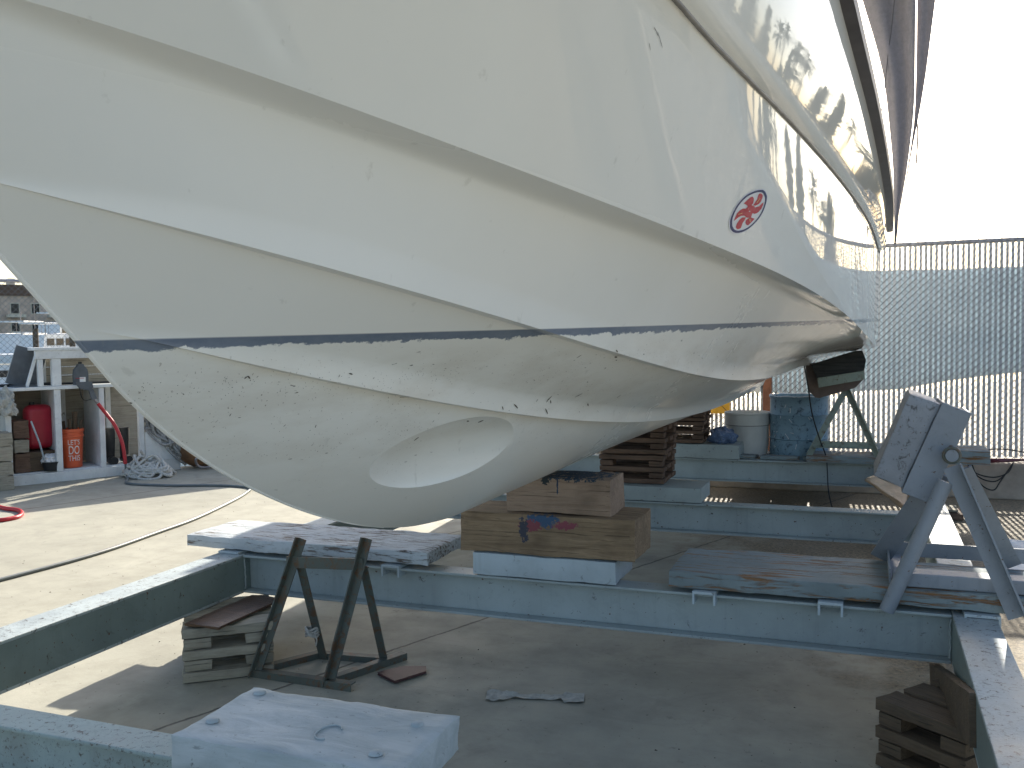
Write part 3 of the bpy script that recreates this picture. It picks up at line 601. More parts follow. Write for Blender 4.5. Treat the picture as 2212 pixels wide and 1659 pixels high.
# dried weed and shell marks stuck to the bottom
DASH = [(2.878, 1.384, 2.884, 1.405), (2.917, 1.378, 2.902, 1.389), (3.059, 1.39, 3.077, 1.401), (2.803, 1.391, 2.809, 1.399), (2.89, 1.362, 2.919, 1.342), (3.252, 1.345, 3.23, 1.355), (3.431, 1.363, 3.425, 1.375), (3.493, 1.375, 3.492, 1.38), (3.858, 1.364, 3.859, 1.375), (2.663, 1.393, 2.694, 1.378), (3.008, 1.488, 3.003, 1.494), (2.892, 1.546, 2.875, 1.553), (2.758, 1.524, 2.763, 1.526), (2.758, 1.532, 2.765, 1.541), (2.913, 1.527, 2.917, 1.53), (2.972, 1.53, 2.99, 1.527), (2.842, 1.539, 2.846, 1.541), (2.293, 1.318, 2.304, 1.326), (2.552, 1.346, 2.576, 1.35), (2.489, 1.355, 2.501, 1.354), (2.377, 1.519, 2.381, 1.521), (2.703, 1.464, 2.705, 1.466), (2.835, 1.453, 2.837, 1.455), (2.967, 1.405, 2.967, 1.409), (2.594, 1.391, 2.604, 1.381), (2.336, 1.388, 2.34, 1.392), (3.188, 1.329, 3.194, 1.326), (2.417, 1.44, 2.418, 1.443), (3.151, 1.443, 3.15, 1.446), (2.328, 1.366, 2.332, 1.371), (1.705, 1.433, 1.705, 1.439), (1.846, 1.397, 1.848, 1.402), (1.69, 1.517, 1.695, 1.523), (1.695, 1.523, 1.702, 1.517), (1.704, 1.514, 1.706, 1.512), (1.715, 1.519, 1.718, 1.522), (1.923, 1.519, 1.934, 1.516), (1.895, 1.511, 1.897, 1.517), (2.001, 1.502, 2.004, 1.506), (1.932, 1.387, 1.93, 1.394), (1.585, 1.491, 1.589, 1.488), (1.509, 1.509, 1.511, 1.51), (1.599, 1.501, 1.601, 1.502), (2.111, 1.385, 2.115, 1.387), (1.841, 1.512, 1.844, 1.513), (1.65, 1.519, 1.654, 1.519), (1.51, 1.499, 1.51, 1.5), (1.631, 1.493, 1.633, 1.492), (2.161, 2.308, 2.177, 2.304), (2.177, 2.304, 2.192, 2.298), (2.184, 2.304, 2.208, 2.294), (2.208, 2.294, 2.234, 2.282), (2.171, 2.277, 2.189, 2.266)]
rr = random.Random(2)
for k in range(460):
    y = rr.uniform(1.5, 2.3) if k % 3 else rr.uniform(2.3, 3.8); z = rr.gauss(1.505, .018) if k % 2 else rr.uniform(1.30, 1.50); d_ = rr.uniform(.0008, .0021); a = rr.uniform(0, 3.1)
    if k % 2 and y > 2.3: z = rr.gauss(1.515, .02)
    DASH.append((y, z, y + d_ * math.cos(a), z + d_ * math.sin(a)))
gm = MB()
for (y0, z0, y1, z1) in DASH:
    L_ = math.hypot(y1 - y0, z1 - z0); ww = .0006 if z0 > 2 else min(.002, max(.0006, L_ * .14)); ny_, nz_ = -(z1 - z0) / L_ * ww, (y1 - y0) / L_ * ww
    ps = []
    for (yy, zz) in ((y0 + ny_ * .5, z0 + nz_ * .5), ((y0 + y1) / 2 + ny_ * 1.1, (z0 + z1) / 2 + nz_ * 1.1), (y1 + ny_ * .6, z1 + nz_ * .6), (y1 - ny_ * .5, z1 - nz_ * .5), ((y0 + y1) / 2 - ny_, (z0 + z1) / 2 - nz_), (y0 - ny_ * .6, z0 - nz_ * .6)):
        h_ = HULL.ray_cast(Vector((1.5, yy, zz)), Vector((-1, 0, 0)))
        if h_[0]: ps.append(h_[0] + h_[1] * .0015)
    if len(ps) == 6: gm.add(ps, [(0, 1, 2, 3, 4, 5)])
me.materials.append(M['growth']); bm = bmesh.new(); bm.from_mesh(me)
for f in gm.f:
    nf = bm.faces.new([bm.verts.new(gm.v[i]) for i in f]); nf.material_index = 1
    nf.normal_update()
    if nf.normal.x < 0: nf.normal_flip()
bm.to_mesh(me); bm.free()

# ------------------------------------------------------------------ steel cradle (one welded frame on cribs)
ZB, ZT = .265, .465
cradle = thing('steel_cradle', 'grey blue welded steel beam frame lying under the white boat on timber cribs', 'cradle')
def ibeam(x0, x1, y0, y1, lip=.012):
    b = MB(); th = .012; ym = (y0 + y1) / 2
    b.box((x0, y0, ZB), (x1, y1, ZB + th)); b.box((x0, y0, ZT - th), (x1, y1, ZT)); b.box((x0, ym - .005, ZB + th), (x1, ym + .005, ZT - th))
    return b
for y0 in (1.985, 4.035, 6.19, 8.47):
    ibeam(-3.085, .318, y0, y0 + .125).build('cross_beam', M['near_steel'] if y0 < 2 else M['steel'], cradle, bevel=.003)
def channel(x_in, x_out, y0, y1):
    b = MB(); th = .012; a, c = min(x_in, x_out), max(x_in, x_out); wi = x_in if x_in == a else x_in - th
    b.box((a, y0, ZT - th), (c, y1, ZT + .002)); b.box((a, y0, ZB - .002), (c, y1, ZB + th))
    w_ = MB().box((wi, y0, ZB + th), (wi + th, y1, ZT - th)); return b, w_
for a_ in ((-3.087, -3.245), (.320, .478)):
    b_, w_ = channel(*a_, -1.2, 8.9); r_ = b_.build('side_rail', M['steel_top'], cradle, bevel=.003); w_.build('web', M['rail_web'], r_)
for y0 in (1.985, 4.035, 6.19, 8.47):                                  # weld seams at the beam ends
    for x in (-3.083, .314):
        MB().tube([(x + random.uniform(-.003, .003), y0 + .012 + random.uniform(-.002, .002), z) for z in np.linspace(ZB + .02, ZT - .02, 14)], .005, 6).build('weld_bead', M['steel'], cradle, smooth=60)

# ------------------------------------------------------------------ crib pallets
def crib(name, label, w_, d_, h_, mat, loc, rotz=0., nl=3, group=None, cat='crib', endw=.10, top=None):
    t = thing(name, label, cat, loc, rotz, group); th = h_ / (2 * nl - 1); rr = random.Random(label)
    for L in range(nl):
        z = 2 * L * th
        if L % 2 == 0 or nl <= 3:
            nb = max(2, int(d_ / .13)); bw = d_ / nb * .86
            for k in range(nb):
                y = k * (d_ - bw) / (nb - 1); j = rr.uniform(-.006, .006); b = MB()
                b.rough_box((j, y, z + .001), (w_ + j, y + bw, z + th - .001), .04, .0025, 8, rr.random() * 50); b.build('board', mat if not (top and L == nl - 1 and k > 0) else top, t, smooth=40, merge=True)
        else:
            nb = max(2, int(w_ / .13)); bw = w_ / nb * .86
            for k in range(nb):
                x = k * (w_ - bw) / (nb - 1)
                MB().rough_box((x, 0, z + .001), (x + bw, d_, z + th - .001), .04, .0025, 8, rr.random() * 50).build('board', mat, t, smooth=40, merge=True)
        if L < nl - 1:
            for x in (0.006, w_ - endw - .006):
                for y in (.006, d_ - .106):
                    MB().rough_box((x, y, z + th - .001), (x + endw, y + .1, z + 2 * th + .001), .04, .002, 8, rr.random() * 50).build('spacer_block', mat, t, smooth=40, merge=True)
    return t
a = crib('timber_crib', 'pale grey slatted timber crib under the left rail below a wet board', .42, .50, .262, M['crib'], (-2.975, 3.42, .002), R(38), group='timber cribs carrying the cradle', endw=.13)
a = crib('timber_crib', 'dark brown slatted crib in the bottom right corner under the right side rail', .36, .44, .258, M['dark_crib'], (.03, 3.60, .002), R(-38), group='timber cribs carrying the cradle')
# wet plank lying on the left crib
wp = MB().rough_box((0, 0, 0), (.20, .52, .02), .03, .002, 8, 3)
tag(wp.build('wet_board', M['crib_top'], smooth=40, merge=True, loc=(-2.985, 3.45, .266), rotz=R(0)), 'wet dark brown board lying on top of the pale crib by the left rail', 'board')
lb = MB().rough_box((0, 0, 0), (.045, .17, 1.05), .04, .002, 8, 4).build('leaning_board', M['dark_crib'], smooth=40, merge=True)
lb.location = (.245, 4.15, .05); lb.rotation_euler = (R(76), R(0), R(3)); tag(lb, 'rust brown plank standing on edge along the inside of the right rail', 'plank')

# crib stacks of small pallets under the keel
st = [(-1.76, 6.26, .572, 'lowest of the two brown pallets stacked on the grey block behind the timbers', .2), (-1.75, 6.27, .773, 'upper of the two brown pallets stacked behind the timbers right under the keel', .197)]
for x, y, z, lab, hh in st: crib('small_pallet', lab, .46, .46, hh, M['pallet'], (x, y, z), 0, group='small pallets stacked under the keel', cat='pallet')
for x, y, z, lab, hh in [(-1.84, 8.46, .602, 'lower brown pallet of the far stack next to the crumpled blue plastic', .2), (-1.83, 8.47, .803, 'upper brown pallet of the far stack near the yellow sign', .19)]:
    crib('small_pallet', lab, .45, .45, hh, M['pallet'], (x, y, z), 0, group='small pallets stacked under the keel', cat='pallet')

# ------------------------------------------------------------------ timbers under the keel
tag(MB().rough_box((-1.76, 4.03, .468), (-1.055, 4.36, .578), .03, .002, 7, 11).build('base_block', M['white_steel'], smooth=40, merge=True), 'pale grey painted block under the two brown timbers on the front beam', 'block')
def timber(name, a, b, mat, seed, label, step=.03):
    c = Vector(a); o = MB().rough_box((0, 0, 0), tuple(Vector(b) - c), step, .005, 5, seed).build(name, mat, smooth=45, merge=True, loc=a)
    return tag(o, label, 'timber')
timber('keel_timber', (-1.825, 4.03, .580), (-.965, 4.36, .772), M['timber'], 21, 'big brown timber with a blue and red paint splash, lower of the two keel blocks')
timber('keel_timber', (-1.60, 4.065, .774), (-1.085, 4.33, .945), M['timber_b'], 27, 'shorter timber with dark blue paint drips on top, touching the keel')
# pale blocks under the pallet stacks
tag(MB().rough_box((-1.85, 6.19, .467), (-1.03, 6.56, .570), .04, .002, 7, 31).build('base_block', M['steel'], smooth=40, merge=True), 'grey painted block under the nearer pallet stack on the second beam', 'block')
tag(MB().rough_box((-1.95, 8.46, .467), (-1.07, 8.85, .600), .04, .002, 7, 33).build('base_block', M['steel'], smooth=40, merge=True), 'grey painted block under the far pallet stack and blue plastic', 'block')

# ------------------------------------------------------------------ planks lying on the cradle
def clamp(parent, x, y, z, w_=.10):
    """short channel clip hooked on the beam flange"""
    b = MB(); b.box((x, y, z), (x + w_, y + .16, z + .012)); b.box((x, y, z - .045), (x + .010, y + .16, z)); b.box((x + w_ - .010, y, z - .045), (x + w_, y + .16, z))
    return b.build('clamp', M['white_steel'], parent, bevel=.002)
pa = MB().rough_box((-3.46, 4.045, .485), (-2.00, 4.49, .553), .022, .007, 6, 41).build('scaffold_plank', M['plank'], smooth=45, merge=True)
tag(pa, 'flaking white plank across the left end of the front beam behind the small sawhorse', 'plank'); clamp(pa, -2.25, 4.02, .468); clamp(pa, -3.24, 4.03, .468, .13)
pb = MB().rough_box((-.82, 4.03, .485), (.78, 4.52, .560), .026, .005, 6, 43).build('scaffold_plank', M['plank_b'], smooth=45, merge=True)
tag(pb, 'long grey worn plank on the front beam carrying the right boat stand', 'plank'); clamp(pb, -.71, 4.005, .470); clamp(pb, -.19, 4.005, .470); clamp(pb, .36, 4.005, .470, .13)
tag(MB().rough_box((-.50, 8.42, .467), (.20, 8.80, .535), .04, .003, 6, 45).build('scaffold_plank', M['plank_b'], smooth=45, merge=True), 'short grey plank under the far green stand on the back beam', 'plank')
tag(MB().rough_box((.05, 8.5, .480), (.95, 8.95, .600), .04, .003, 6, 46).build('scaffold_plank', M['plank_b'], smooth=45, merge=True), 'pale plank end sticking out past the right rail near the coiled cables', 'plank')

# big pale block bolted on the near beam
blk = thing('painted_block', 'thick pale blue grey block with round bolt heads on the nearest beam', 'block')
MB().rough_box((-1.715, 1.915, .468), (-1.035, 2.275, .567), .02, .004, 6, 51).build('body', M['block_paint'], blk, smooth=50, merge=True)
for x, y in ((-1.66, 2.23), (-1.66, 2.02), (-1.12, 2.18), (-1.14, 1.99)):
    MB().lathe([(0, .007), (.012, .007), (.017, .004), (.019, 0)], (x, y, .568), 20).build('bolt_head', M['block_paint'], blk, smooth=50)
MB().tube([(-1.32 + .03 * math.cos(a), 2.06 + .045 * math.sin(a), .569) for a in np.linspace(.6, 5.2, 24)], .0025, 6).build('gouge_ring', M['block_paint'], blk, smooth=60)
MB().rough_box((-1.75, 1.97, .466), (-1.70, 2.06, .50), .012, .006, 20, 5).build('weld_lump', M['steel_top'], blk, smooth=50, merge=True)

# ------------------------------------------------------------------ small dark sawhorse stand, foreground
sh = thing('sawhorse_stand', 'dark rusty angle iron sawhorse standing on the concrete behind the nearest block', 'stand')
FL, FR, BL, BR = Vector((-2.735, 3.62, 0)), Vector((-2.335, 3.63, 0)), Vector((-2.56, 3.93, 0)), Vector((-2.235, 3.97, 0))
TL, TR = Vector((-2.565, 3.79, .645)), Vector((-2.205, 3.79, .668))
def leg(p, q_, flip, wd=.042, mat='black_steel'): return MB().angle(p, q_, wd, .006, up=(0, -1, 0) if flip == 1 else (0, 1, 0), flip=flip)
leg(FL, TL, 1).build('leg', M['black_steel'], sh); leg(FR, TR, 1).build('leg', M['black_steel'], sh)
tL2, tR2 = FL.lerp(TL, .80) + Vector((.02, .02, 0)), FR.lerp(TR, .80) + Vector((.0, .02, 0))
leg(BL, tL2, -1, .045).build('leg', M['black_steel'], sh); leg(BR, tR2, -1).build('leg', M['black_steel'], sh)
MB().angle(FL.lerp(TL, .78) + Vector((-.01, -.004, 0)), FR.lerp(TR, .78) + Vector((.04, -.004, 0)), .055, .006, up=(0, 0, 1), flip=-1).build('cross_bar', M['black_steel'], sh)
for p, q_ in ((FL + Vector((-.05, -.01, .035)), FR + Vector((.15, -.03, .035))), (FR + Vector((.02, -.02, .035)), BR + Vector((.10, .09, .035))), (FL + Vector((0, 0, .03)), BL + Vector((.01, .03, .03))), (BL + Vector((0, 0, .03)), BR + Vector((.04, .0, .03)))):
    MB().angle(p, q_, .045, .006, up=(0, 0, -1), flip=1).build('base_bar', M['black_steel'], sh)
rp = MB(); c = BL.lerp(tL2, .30)
for k in range(4):
    rp.tube([c + Vector((.033 * math.cos(a), .033 * math.sin(a), .006 * math.sin(3 * a + k) + .011 * k - .015)) for a in np.linspace(0, 2 * math.pi, 22)[:-1]], .0055, 6, closed=True)
rp.tube(spline([c + Vector((.03, -.03, .01)), c + Vector((.055, -.05, -.02)), c + Vector((.05, -.05, -.05))], 6), .004, 6)
tag(rp.build('rope_tie', M['rope'], smooth=60), 'white rope knotted round the back leg of the small sawhorse', 'rope')

# ------------------------------------------------------------------ boat stand on the right, its pad tipped up
bs = thing('boat_stand', 'pale grey boat stand at the right with its chipped pad tipped upright', 'stand')
MB().tube([(.075, 4.00, .47), (.29, 4.03, 1.00)], .030, 14).build('leg', M['stand_paint'], bs, smooth=50)
MB().angle((.575, 4.00, .50), (.345, 4.03, 1.075), .068, .008, up=(0, -1, 0), flip=-1).build('leg', M['stand_paint'], bs)
MB().bar((.055, 4.50, .57), (.275, 4.14, 1.02), .085, .008, up=(0, 1, 0)).build('leg', M['stand_paint'], bs)
MB().bar((.60, 4.52, .57), (.365, 4.14, 1.04), .060, .008, up=(0, 1, 0)).build('leg', M['stand_paint'], bs)
MB().angle((.05, 4.60, .563), (.66, 4.60, .563), .065, .008, up=(0, 0, 1), flip=-1).build('base_bar', M['stand_paint'], bs)
MB().bar((.10, 4.10, .590), (.60, 4.10, .590), .10, .055).build('base_bar', M['stand_paint'], bs, bevel=.004)
MB().angle((.085, 4.08, .563), (.085, 4.60, .563), .06, .008, up=(0, 0, 1), flip=1).build('base_bar', M['stand_paint'], bs)
rz = Matrix.Rotation(R(22), 3, 'Y')
padc = Vector((.16, 4.12, 1.145))
def tilt(b, c): b.v = [tuple(rz @ Vector(v) + c) for v in b.v]; return b
tilt(MB().rough_box((-.075, -.02, -.185), (.051, .30, .19), .02, .004, 8, 61), padc).build('pad', M['pad_paint'], bs, smooth=50, merge=True)
pc = MB(); pc.box((.049, -.035, -.20), (.165, -.022, .20)); pc.box((.049, -.022, -.20), (.061, .26, .20)); pc.box((.153, -.022, -.20), (.165, .26, .20))
tilt(pc, padc).build('pad_channel', M['stand_paint'], bs, bevel=.004)
MB().tube([(.312 + .029 * math.cos(a), 4.035, 1.105 + .029 * math.sin(a)) for a in np.linspace(0, 2 * math.pi, 26)[:-1]], .007, 8, closed=True).build('pivot_ring', M['black_steel'], bs, smooth=60)
MB().tube([(.312, 4.02, 1.105), (.312, 4.36, 1.105)], .024, 18).build('pivot_pipe', M['stand_paint'], bs, smooth=50)

# ------------------------------------------------------------------ green stand under the stern
fs = thing('stern_stand', 'rusty pale green A frame stand holding a black pad under the boat stern', 'stand')
for dy in (0, .26):
    MB().angle((-.50, 8.45 + dy, .536), (-.185, 8.55 + dy * .3, 1.13), .05, .006, up=(0, -1, 0), flip=1).build('leg', M['green_steel'], fs)
    MB().angle((.11, 8.45 + dy, .536), (-.155, 8.55 + dy * .3, 1.13), .05, .006, up=(0, -1, 0), flip=-1).build('leg', M['green_steel'], fs)
MB().angle((-.44, 8.47, .600), (.04, 8.47, .600), .055, .006, up=(0, 0, 1), flip=1).build('base_bar', M['green_steel'], fs)
MB().prism([(-.506, 1.318), (-.475, 1.09), (-.425, 1.035), (-.39, 1.03), (-.10, 1.12), (-.03, 1.20), (-.05, 1.40)], 1, 8.475, 8.487).build('back_board', M['rust_board'], fs, bevel=.003)
MB().prism([(-.444, 1.315), (-.402, 1.215), (-.034, 1.276), (-.020, 1.35), (-.048, 1.425), (-.10, 1.427), (-.30, 1.364)], 1, 8.36, 8.70).build('pad', M['black_wood'], fs, bevel=.006)
tr_ = MB(); tr_.prism([(-.400, 1.205), (-.388, 1.128), (-.022, 1.198), (-.030, 1.266)], 1, 8.35, 8.36); tr_.prism([(-.400, 1.205), (-.398, 1.193), (-.030, 1.254), (-.030, 1.266)], 1, 8.362, 8.72)
tr_.build('pad_tray', M['green_steel'], fs, bevel=.002)

# ------------------------------------------------------------------ back fence with privacy slats, curb
FY = 9.95; fx0, fx1, fz0, fz1 = -3.2, 9.0, .36, 2.46
fence = thing('slatted_fence', 'tall chain link fence with pale privacy slats behind the boat stern', 'fence', (0, FY, 0))
b = MB(); pit = .047; k = 0
x = fx0
while x < fx1:
    b.box((x + random.uniform(-.002, .002), -.004, fz0 + .02 + random.uniform(-.01, .01)), (x + .026, .004, fz1 - .03 + random.uniform(-.012, .008))); x += pit
b.build('slat_panel', M['slat'], fence)
b = MB(); H_ = fz1 - fz0; n = 0
x = fx0 - H_
while x < fx1:
    for sgn in (1, -1):
        xa, xb = (x, x + H_) if sgn > 0 else (x + H_, x)
        za, zb = fz0, fz1
        if min(xa, xb) < fx0:
            cutx = fx0 - min(xa, xb)
            if sgn > 0: xa, za = fx0, fz0 + cutx
            else: xb, zb = fx0, fz1 - cutx
        if max(xa, xb) > fx1 or max(xa, xb) <= fx0 + .01: continue
        b.tube([(xa, -.009 * sgn, za), (xb, -.009 * sgn, zb)], .0029, 5)
    x += .0665
x = fx0
while x < fx1:                                                     # knuckled wire ends above the top rail
    b.tube([(x - .008, 0, fz1 - .005), (x, 0, fz1 + .035), (x + .004, 0, fz1 + .03)], .0035, 5); x += .0665
b.build('chain_mesh', M['galv'], fence)
MB().tube([(fx0, .03, fz1 - .015), (fx1, .03, fz1 - .015)], .022, 10).build('top_rail', M['galv_rail'], fence, smooth=60)
for x in (-3.1, 3.7, 6.6): MB().tube([(x, .05, .0), (x, .05, fz1 + .01)], .03, 12).build('post', M['galv_rail'], fence, smooth=60)
MB().rough_box((-1.015, -.06, .30), (-.925, .0, 2.30), .06, .002, 6, 7).build('post', M['brown_post'], fence, smooth=50, merge=True)['label'] = 'rust brown square post'
tag(MB().box((-3.3, 9.74, 0), (9, 10.06, .345)).build('curb', M['curb'], bevel=.015), 'low brown concrete curb under the slatted fence', 'curb')
# pale blue tarp tied to the back of the fence
tb = MB(); NX, NZ = 60, 10
for i in range(NX + 1):
    x = -3.1 + 7.6 * i / NX
    zl = 1.00 + .03 * math.sin(x * 2.1) + max(0, x - .3) * .17; zu = 2.19 + .008 * math.sin(x * 1.3 + 1) + .012 * noise.noise(Vector((x * 2, 0, 0)))
    for k in range(NZ + 1):
        v = k / NZ; tb.v.append((x, 10.012 + .012 * noise.noise(Vector((x * 2.2, v * 3, 4))), zl + (zu - zl) * v))
for i in range(NX):
    for k in range(NZ): tb.f.append((i * (NZ + 1) + k, (i + 1) * (NZ + 1) + k, (i + 1) * (NZ + 1) + k + 1, i * (NZ + 1) + k + 1)); tb.mi.append(0)
o = tb.build('fence_tarp', M['tarp'], smooth=60); md = o.modifiers.new('Solidify', 'SOLIDIFY'); md.thickness = .003
tag(o, 'pale blue tarp tied along the back of the slatted fence', 'tarp')

# ------------------------------------------------------------------ things along the fence
for x_, lab in ((-1.27, 'grey board behind the back beam under the white tub'), (-.90, 'grey board behind the back beam between tub and drum'), (-.53, 'grey board behind the back beam under the blue drum')):
    o_ = MB().rough_box((0, 0, 0), (.33, 1.38, .04), .05, .003, 6, 80 + int(x_ * 10)).build('deck_board', M['plank_b'], smooth=45, merge=True, loc=(x_, 8.52, .468)); o_.rotation_euler.x = -math.atan2(.118, 1.30); tag(o_, lab, 'board')
drum = thing('blue_drum', 'cut down blue steel drum splashed with pale paint, standing by the slatted fence', 'drum', (-.595, 8.98, .438))
MB().lathe([(0, .01), (.245, .01), (.262, .0), (.266, .02), (.258, .18), (.266, .19), (.258, .20), (.258, .40), (.266, .41), (.258, .42), (.256, .555), (.266, .57), (.264, .58), (.250, .58), (.248, .2), (0, .15)], (0, 0, 0), 40).build('shell', M['blue_drum'], drum, smooth=40)
MB().tube([(.259 * math.cos(a), .259 * math.sin(a), .58 + .004 * math.sin(a * 9)) for a in np.linspace(0, 2 * math.pi, 50)[:-1]], .006, 8, closed=True).build('rim', M['blue_drum_w'], drum, smooth=60)
sp = MB(); rr = random.Random(4)
for k in range(18):
    a = R(rr.uniform(200, 300)); z = rr.uniform(.08, .48); L = rr.uniform(.01, .05); r_ = .2625
    sp.tube([(r_ * math.cos(a), r_ * math.sin(a), z), (r_ * math.cos(a + rr.uniform(-.15, .15)), r_ * math.sin(a), z + L * rr.choice((-.4, 1)))], rr.uniform(.002, .004), 5)
sp.build('paint_splash', M['blue_drum_w'], drum)
tub = thing('white_tub', 'round white plastic tub with a dark band beside the blue drum', 'tub', (-1.06, 8.98, .438))
MB().lathe([(0, .0), (.175, .0), (.185, .01), (.200, .30), (.208, .305), (.208, .40), (.214, .405), (.212, .42), (.200, .42), (.196, .1), (0, .05)], (0, 0, 0), 44).build('bucket', M['tub'], tub, smooth=40)
MB().tube([(.204 * math.cos(a), .204 * math.sin(a), .303) for a in np.linspace(0, 2 * math.pi, 40)[:-1]], .004, 6, closed=True).build('band', M['dark_rail'], tub, smooth=60)
def crumple(name, c, r, mat, label, cat, sz=(1, 1, .8), seed=1):
    bm = bmesh.new(); bmesh.ops.create_icosphere(bm, subdivisions=4, radius=1)
    for v in bm.verts:
        d = v.co.normalized(); k = 1 + .35 * noise.noise(d * 2.3 + Vector((seed, 0, 0))) + .28 * abs(noise.noise(d * 5 + Vector((0, seed, 0)))) - .12
        v.co = Vector((d.x * sz[0], d.y * sz[1], max(d.z * sz[2], -.55))) * r * k
    me = bpy.data.meshes.new(name); bm.to_mesh(me); bm.free(); me.materials.append(mat)
    o = bpy.data.objects.new(name, me); COL.objects.link(o); o.location = c; return tag(o, label, cat)
crumple('plastic_bag', (-1.24, 8.60, .65), .11, M['blue_cloth'], 'crumpled blue plastic bag beside the far pallet stack', 'bag', (1.15, 1, .85), 3)
sg_ = thing('fence_sign', 'yellow sign panel hung low on the slatted fence', 'sign', (-1.49, 9.90, .84)); MB().box((-.14, -.01, -.08), (.14, .0, .22)).build('panel', M['yellow'], sg_)
MB().bar((-.05, -.012, .11), (.12, -.012, -.06), .006, .004, up=(0, 1, 0)).build('scratch', M['black'], sg_)
sg_ = thing('fence_sign', 'blank white sign board hung on the slatted fence left of the brown post', 'sign', (-1.24, 9.90, 1.03)); MB().box((-.26, -.01, -.05), (.20, 0, .10)).build('panel', M['sign_white'], sg_)
MB().tube([(-.19, -.012, .08), (.16, -.012, .08)], .003, 5).build('fixing_wire', M['galv'], sg_)
# cables
tag(MB().tube(spline([(-.50, 8.15, 1.34), (-.47, 8.2, 1.15), (-.44, 8.3, .9), (-.38, 8.42, .66), (-.33, 8.44, .50), (-.30, 8.3, .20), (-.20, 8.0, .03), (.0, 7.9, .012), (.3, 8.1, .012)], 8), .006, 6).build('power_cable', M['black'], smooth=60), 'thin black cable hanging from the boat stern down past the blue drum', 'cable')
cb = MB(); rr = random.Random(9)
for k in range(6):
    cb.tube(spline([(.86 + rr.uniform(-.02, .02), 9.68, .36), (1.0, 9.66 - .01 * k, .36 + .006 * k), (1.2, 9.68, .37 + .004 * k), (1.45 + .05 * k, 9.7, .39), (1.9, 9.72, .37)], 8), .009, 6, mi=1)
for k, dp in enumerate((.13, .17, .25)):
    cb.tube(spline([(.88 + .02 * k, 9.70, .34), (.95 + .02 * k, 9.66, .36 - dp * .8), (1.10, 9.66, .35 - dp), (1.22 - .03 * k, 9.66, .36 - dp * .7), (1.27, 9.70, .36)], 8), .006, 6)
cb.tube(spline([(.9, 9.72, .4), (1.1, 9.7, .48), (1.35, 9.7, .46), (1.7, 9.7, .37)], 8), .006, 6)
tag(cb.build('cable_coil', [M['black'], M['maroon_cable']], smooth=60), 'loops of maroon and black cable hanging over the concrete curb', 'cable')
# junk at the right rail
cd = MB(); nx = 10
for i in range(nx + 1):
    for j in range(nx + 1):
        u, v = i / nx, j / nx
        p = Vector((-.02, 7.72, .44)).lerp(Vector((.17, 8.25, .47)), u).lerp(Vector((.27, 7.15, .30)).lerp(Vector((.35, 7.95, .44)), u), v)
        cd.v.append((p.x, p.y, p.z + .03 * math.sin(3 * u) * v + .012 * noise.noise(p * 9)))
for i in range(nx):
    for j in range(nx): cd.f.append((i * (nx + 1) + j, (i + 1) * (nx + 1) + j, (i + 1) * (nx + 1) + j + 1, i * (nx + 1) + j + 1)); cd.mi.append(0)
o = cd.build('cardboard_sheet', M['card'], smooth=60); s_ = o.modifiers.new('Solidify', 'SOLIDIFY'); s_.thickness = .008
tag(o, 'bent brown cardboard sheet lying on the right rail behind the boat stand', 'cardboard')
jb = thing('scrap_boards', 'dark scrap boards lying outside the right rail near the curb', 'boards', (.62, 8.78, .0)); MB().rough_box((-.16, -.22, .002), (.14, .05, .06), .04, .004, 7, 3).build('board', M['pallet'], jb, smooth=45, merge=True); MB().rough_box((-.2, -.18, .062), (.10, .06, .085), .04, .004, 7, 4).build('board', M['crib'], jb, smooth=45, merge=True)
ws = thing('white_sheet', 'folded white sheet lying on the dirt beyond the right stand leg', 'sheet', (1.06, 7.25, 0)); MB().rough_box((-.20, -.30, .005), (.45, .35, .07), .04, .02, 5, 8).build('fold', M['white_sheet'], ws, smooth=60, merge=True)
tag(MB().rough_box((.80, 5.95, .002), (1.15, 6.75, .10), .04, .015, 5, 12).build('plaster_bag', M['white_sheet'], smooth=60, merge=True), 'dusty white bag lying outside the right rail at the frame edge', 'bag')
# litter on the slab
mt = MB().prism([(-2.165, 3.815), (-2.035, 3.745), (-1.955, 3.905), (-1.985, 3.96), (-2.04, 3.945), (-2.09, 3.925)], 2, .008, .020)
tag(mt.build('rubber_mat', M['mat'], bevel=.003), 'small maroon rubber mat on the concrete right of the sawhorse', 'mat')
tr = MB(); nn = 26
for i in range(nn + 1):
    u = i / nn; p = Vector((-1.58, 3.75, 0)).lerp(Vector((-1.16, 3.86, 0)), u); wd_ = .028 + .03 * (abs(u - .08) < .12) + .028 * (abs(u - .92) < .12)
    for j in range(6):
        v = j / 5 - .5; q_ = p + Vector((-.25, .97, 0)) * v * wd_ * 2
        tr.v.append((q_.x, q_.y, .004 + .018 * max(0, noise.noise(q_ * 30)) + .014 * abs(v) * 2 * abs(noise.noise(q_ * 17))))
for i in range(nn):
    for j in range(5): tr.f.append((i * 6 + j, (i + 1) * 6 + j, (i + 1) * 6 + j + 1, i * 6 + j + 1)); tr.mi.append(0)
tag(tr.build('paper_strip', M['paper'], smooth=60), 'crumpled pale paper strip lying on the shaded concrete', 'litter')

rr = random.Random(31); gr = MB()
for k in range(1500):
    x, y = rr.uniform(-6.5, 1.6), rr.uniform(2.2, 9.5); sz = rr.uniform(.002, .007) * (1.6 if x > .5 else 1)
    p = [Vector((x + sz * rr.uniform(-1, 1), y + sz * rr.uniform(-1, 1), .0005 + (sz * rr.uniform(.3, .9) if q_ == 3 else 0))) for q_ in range(4)]
    gr.add(p, [(0, 1, 3), (1, 2, 3), (2, 0, 3)])
o = gr.build('grit', M['grit']); o['kind'] = 'stuff'; o['label'] = 'fine grit and paint chips scattered over the yard slab'; o['category'] = 'grit'

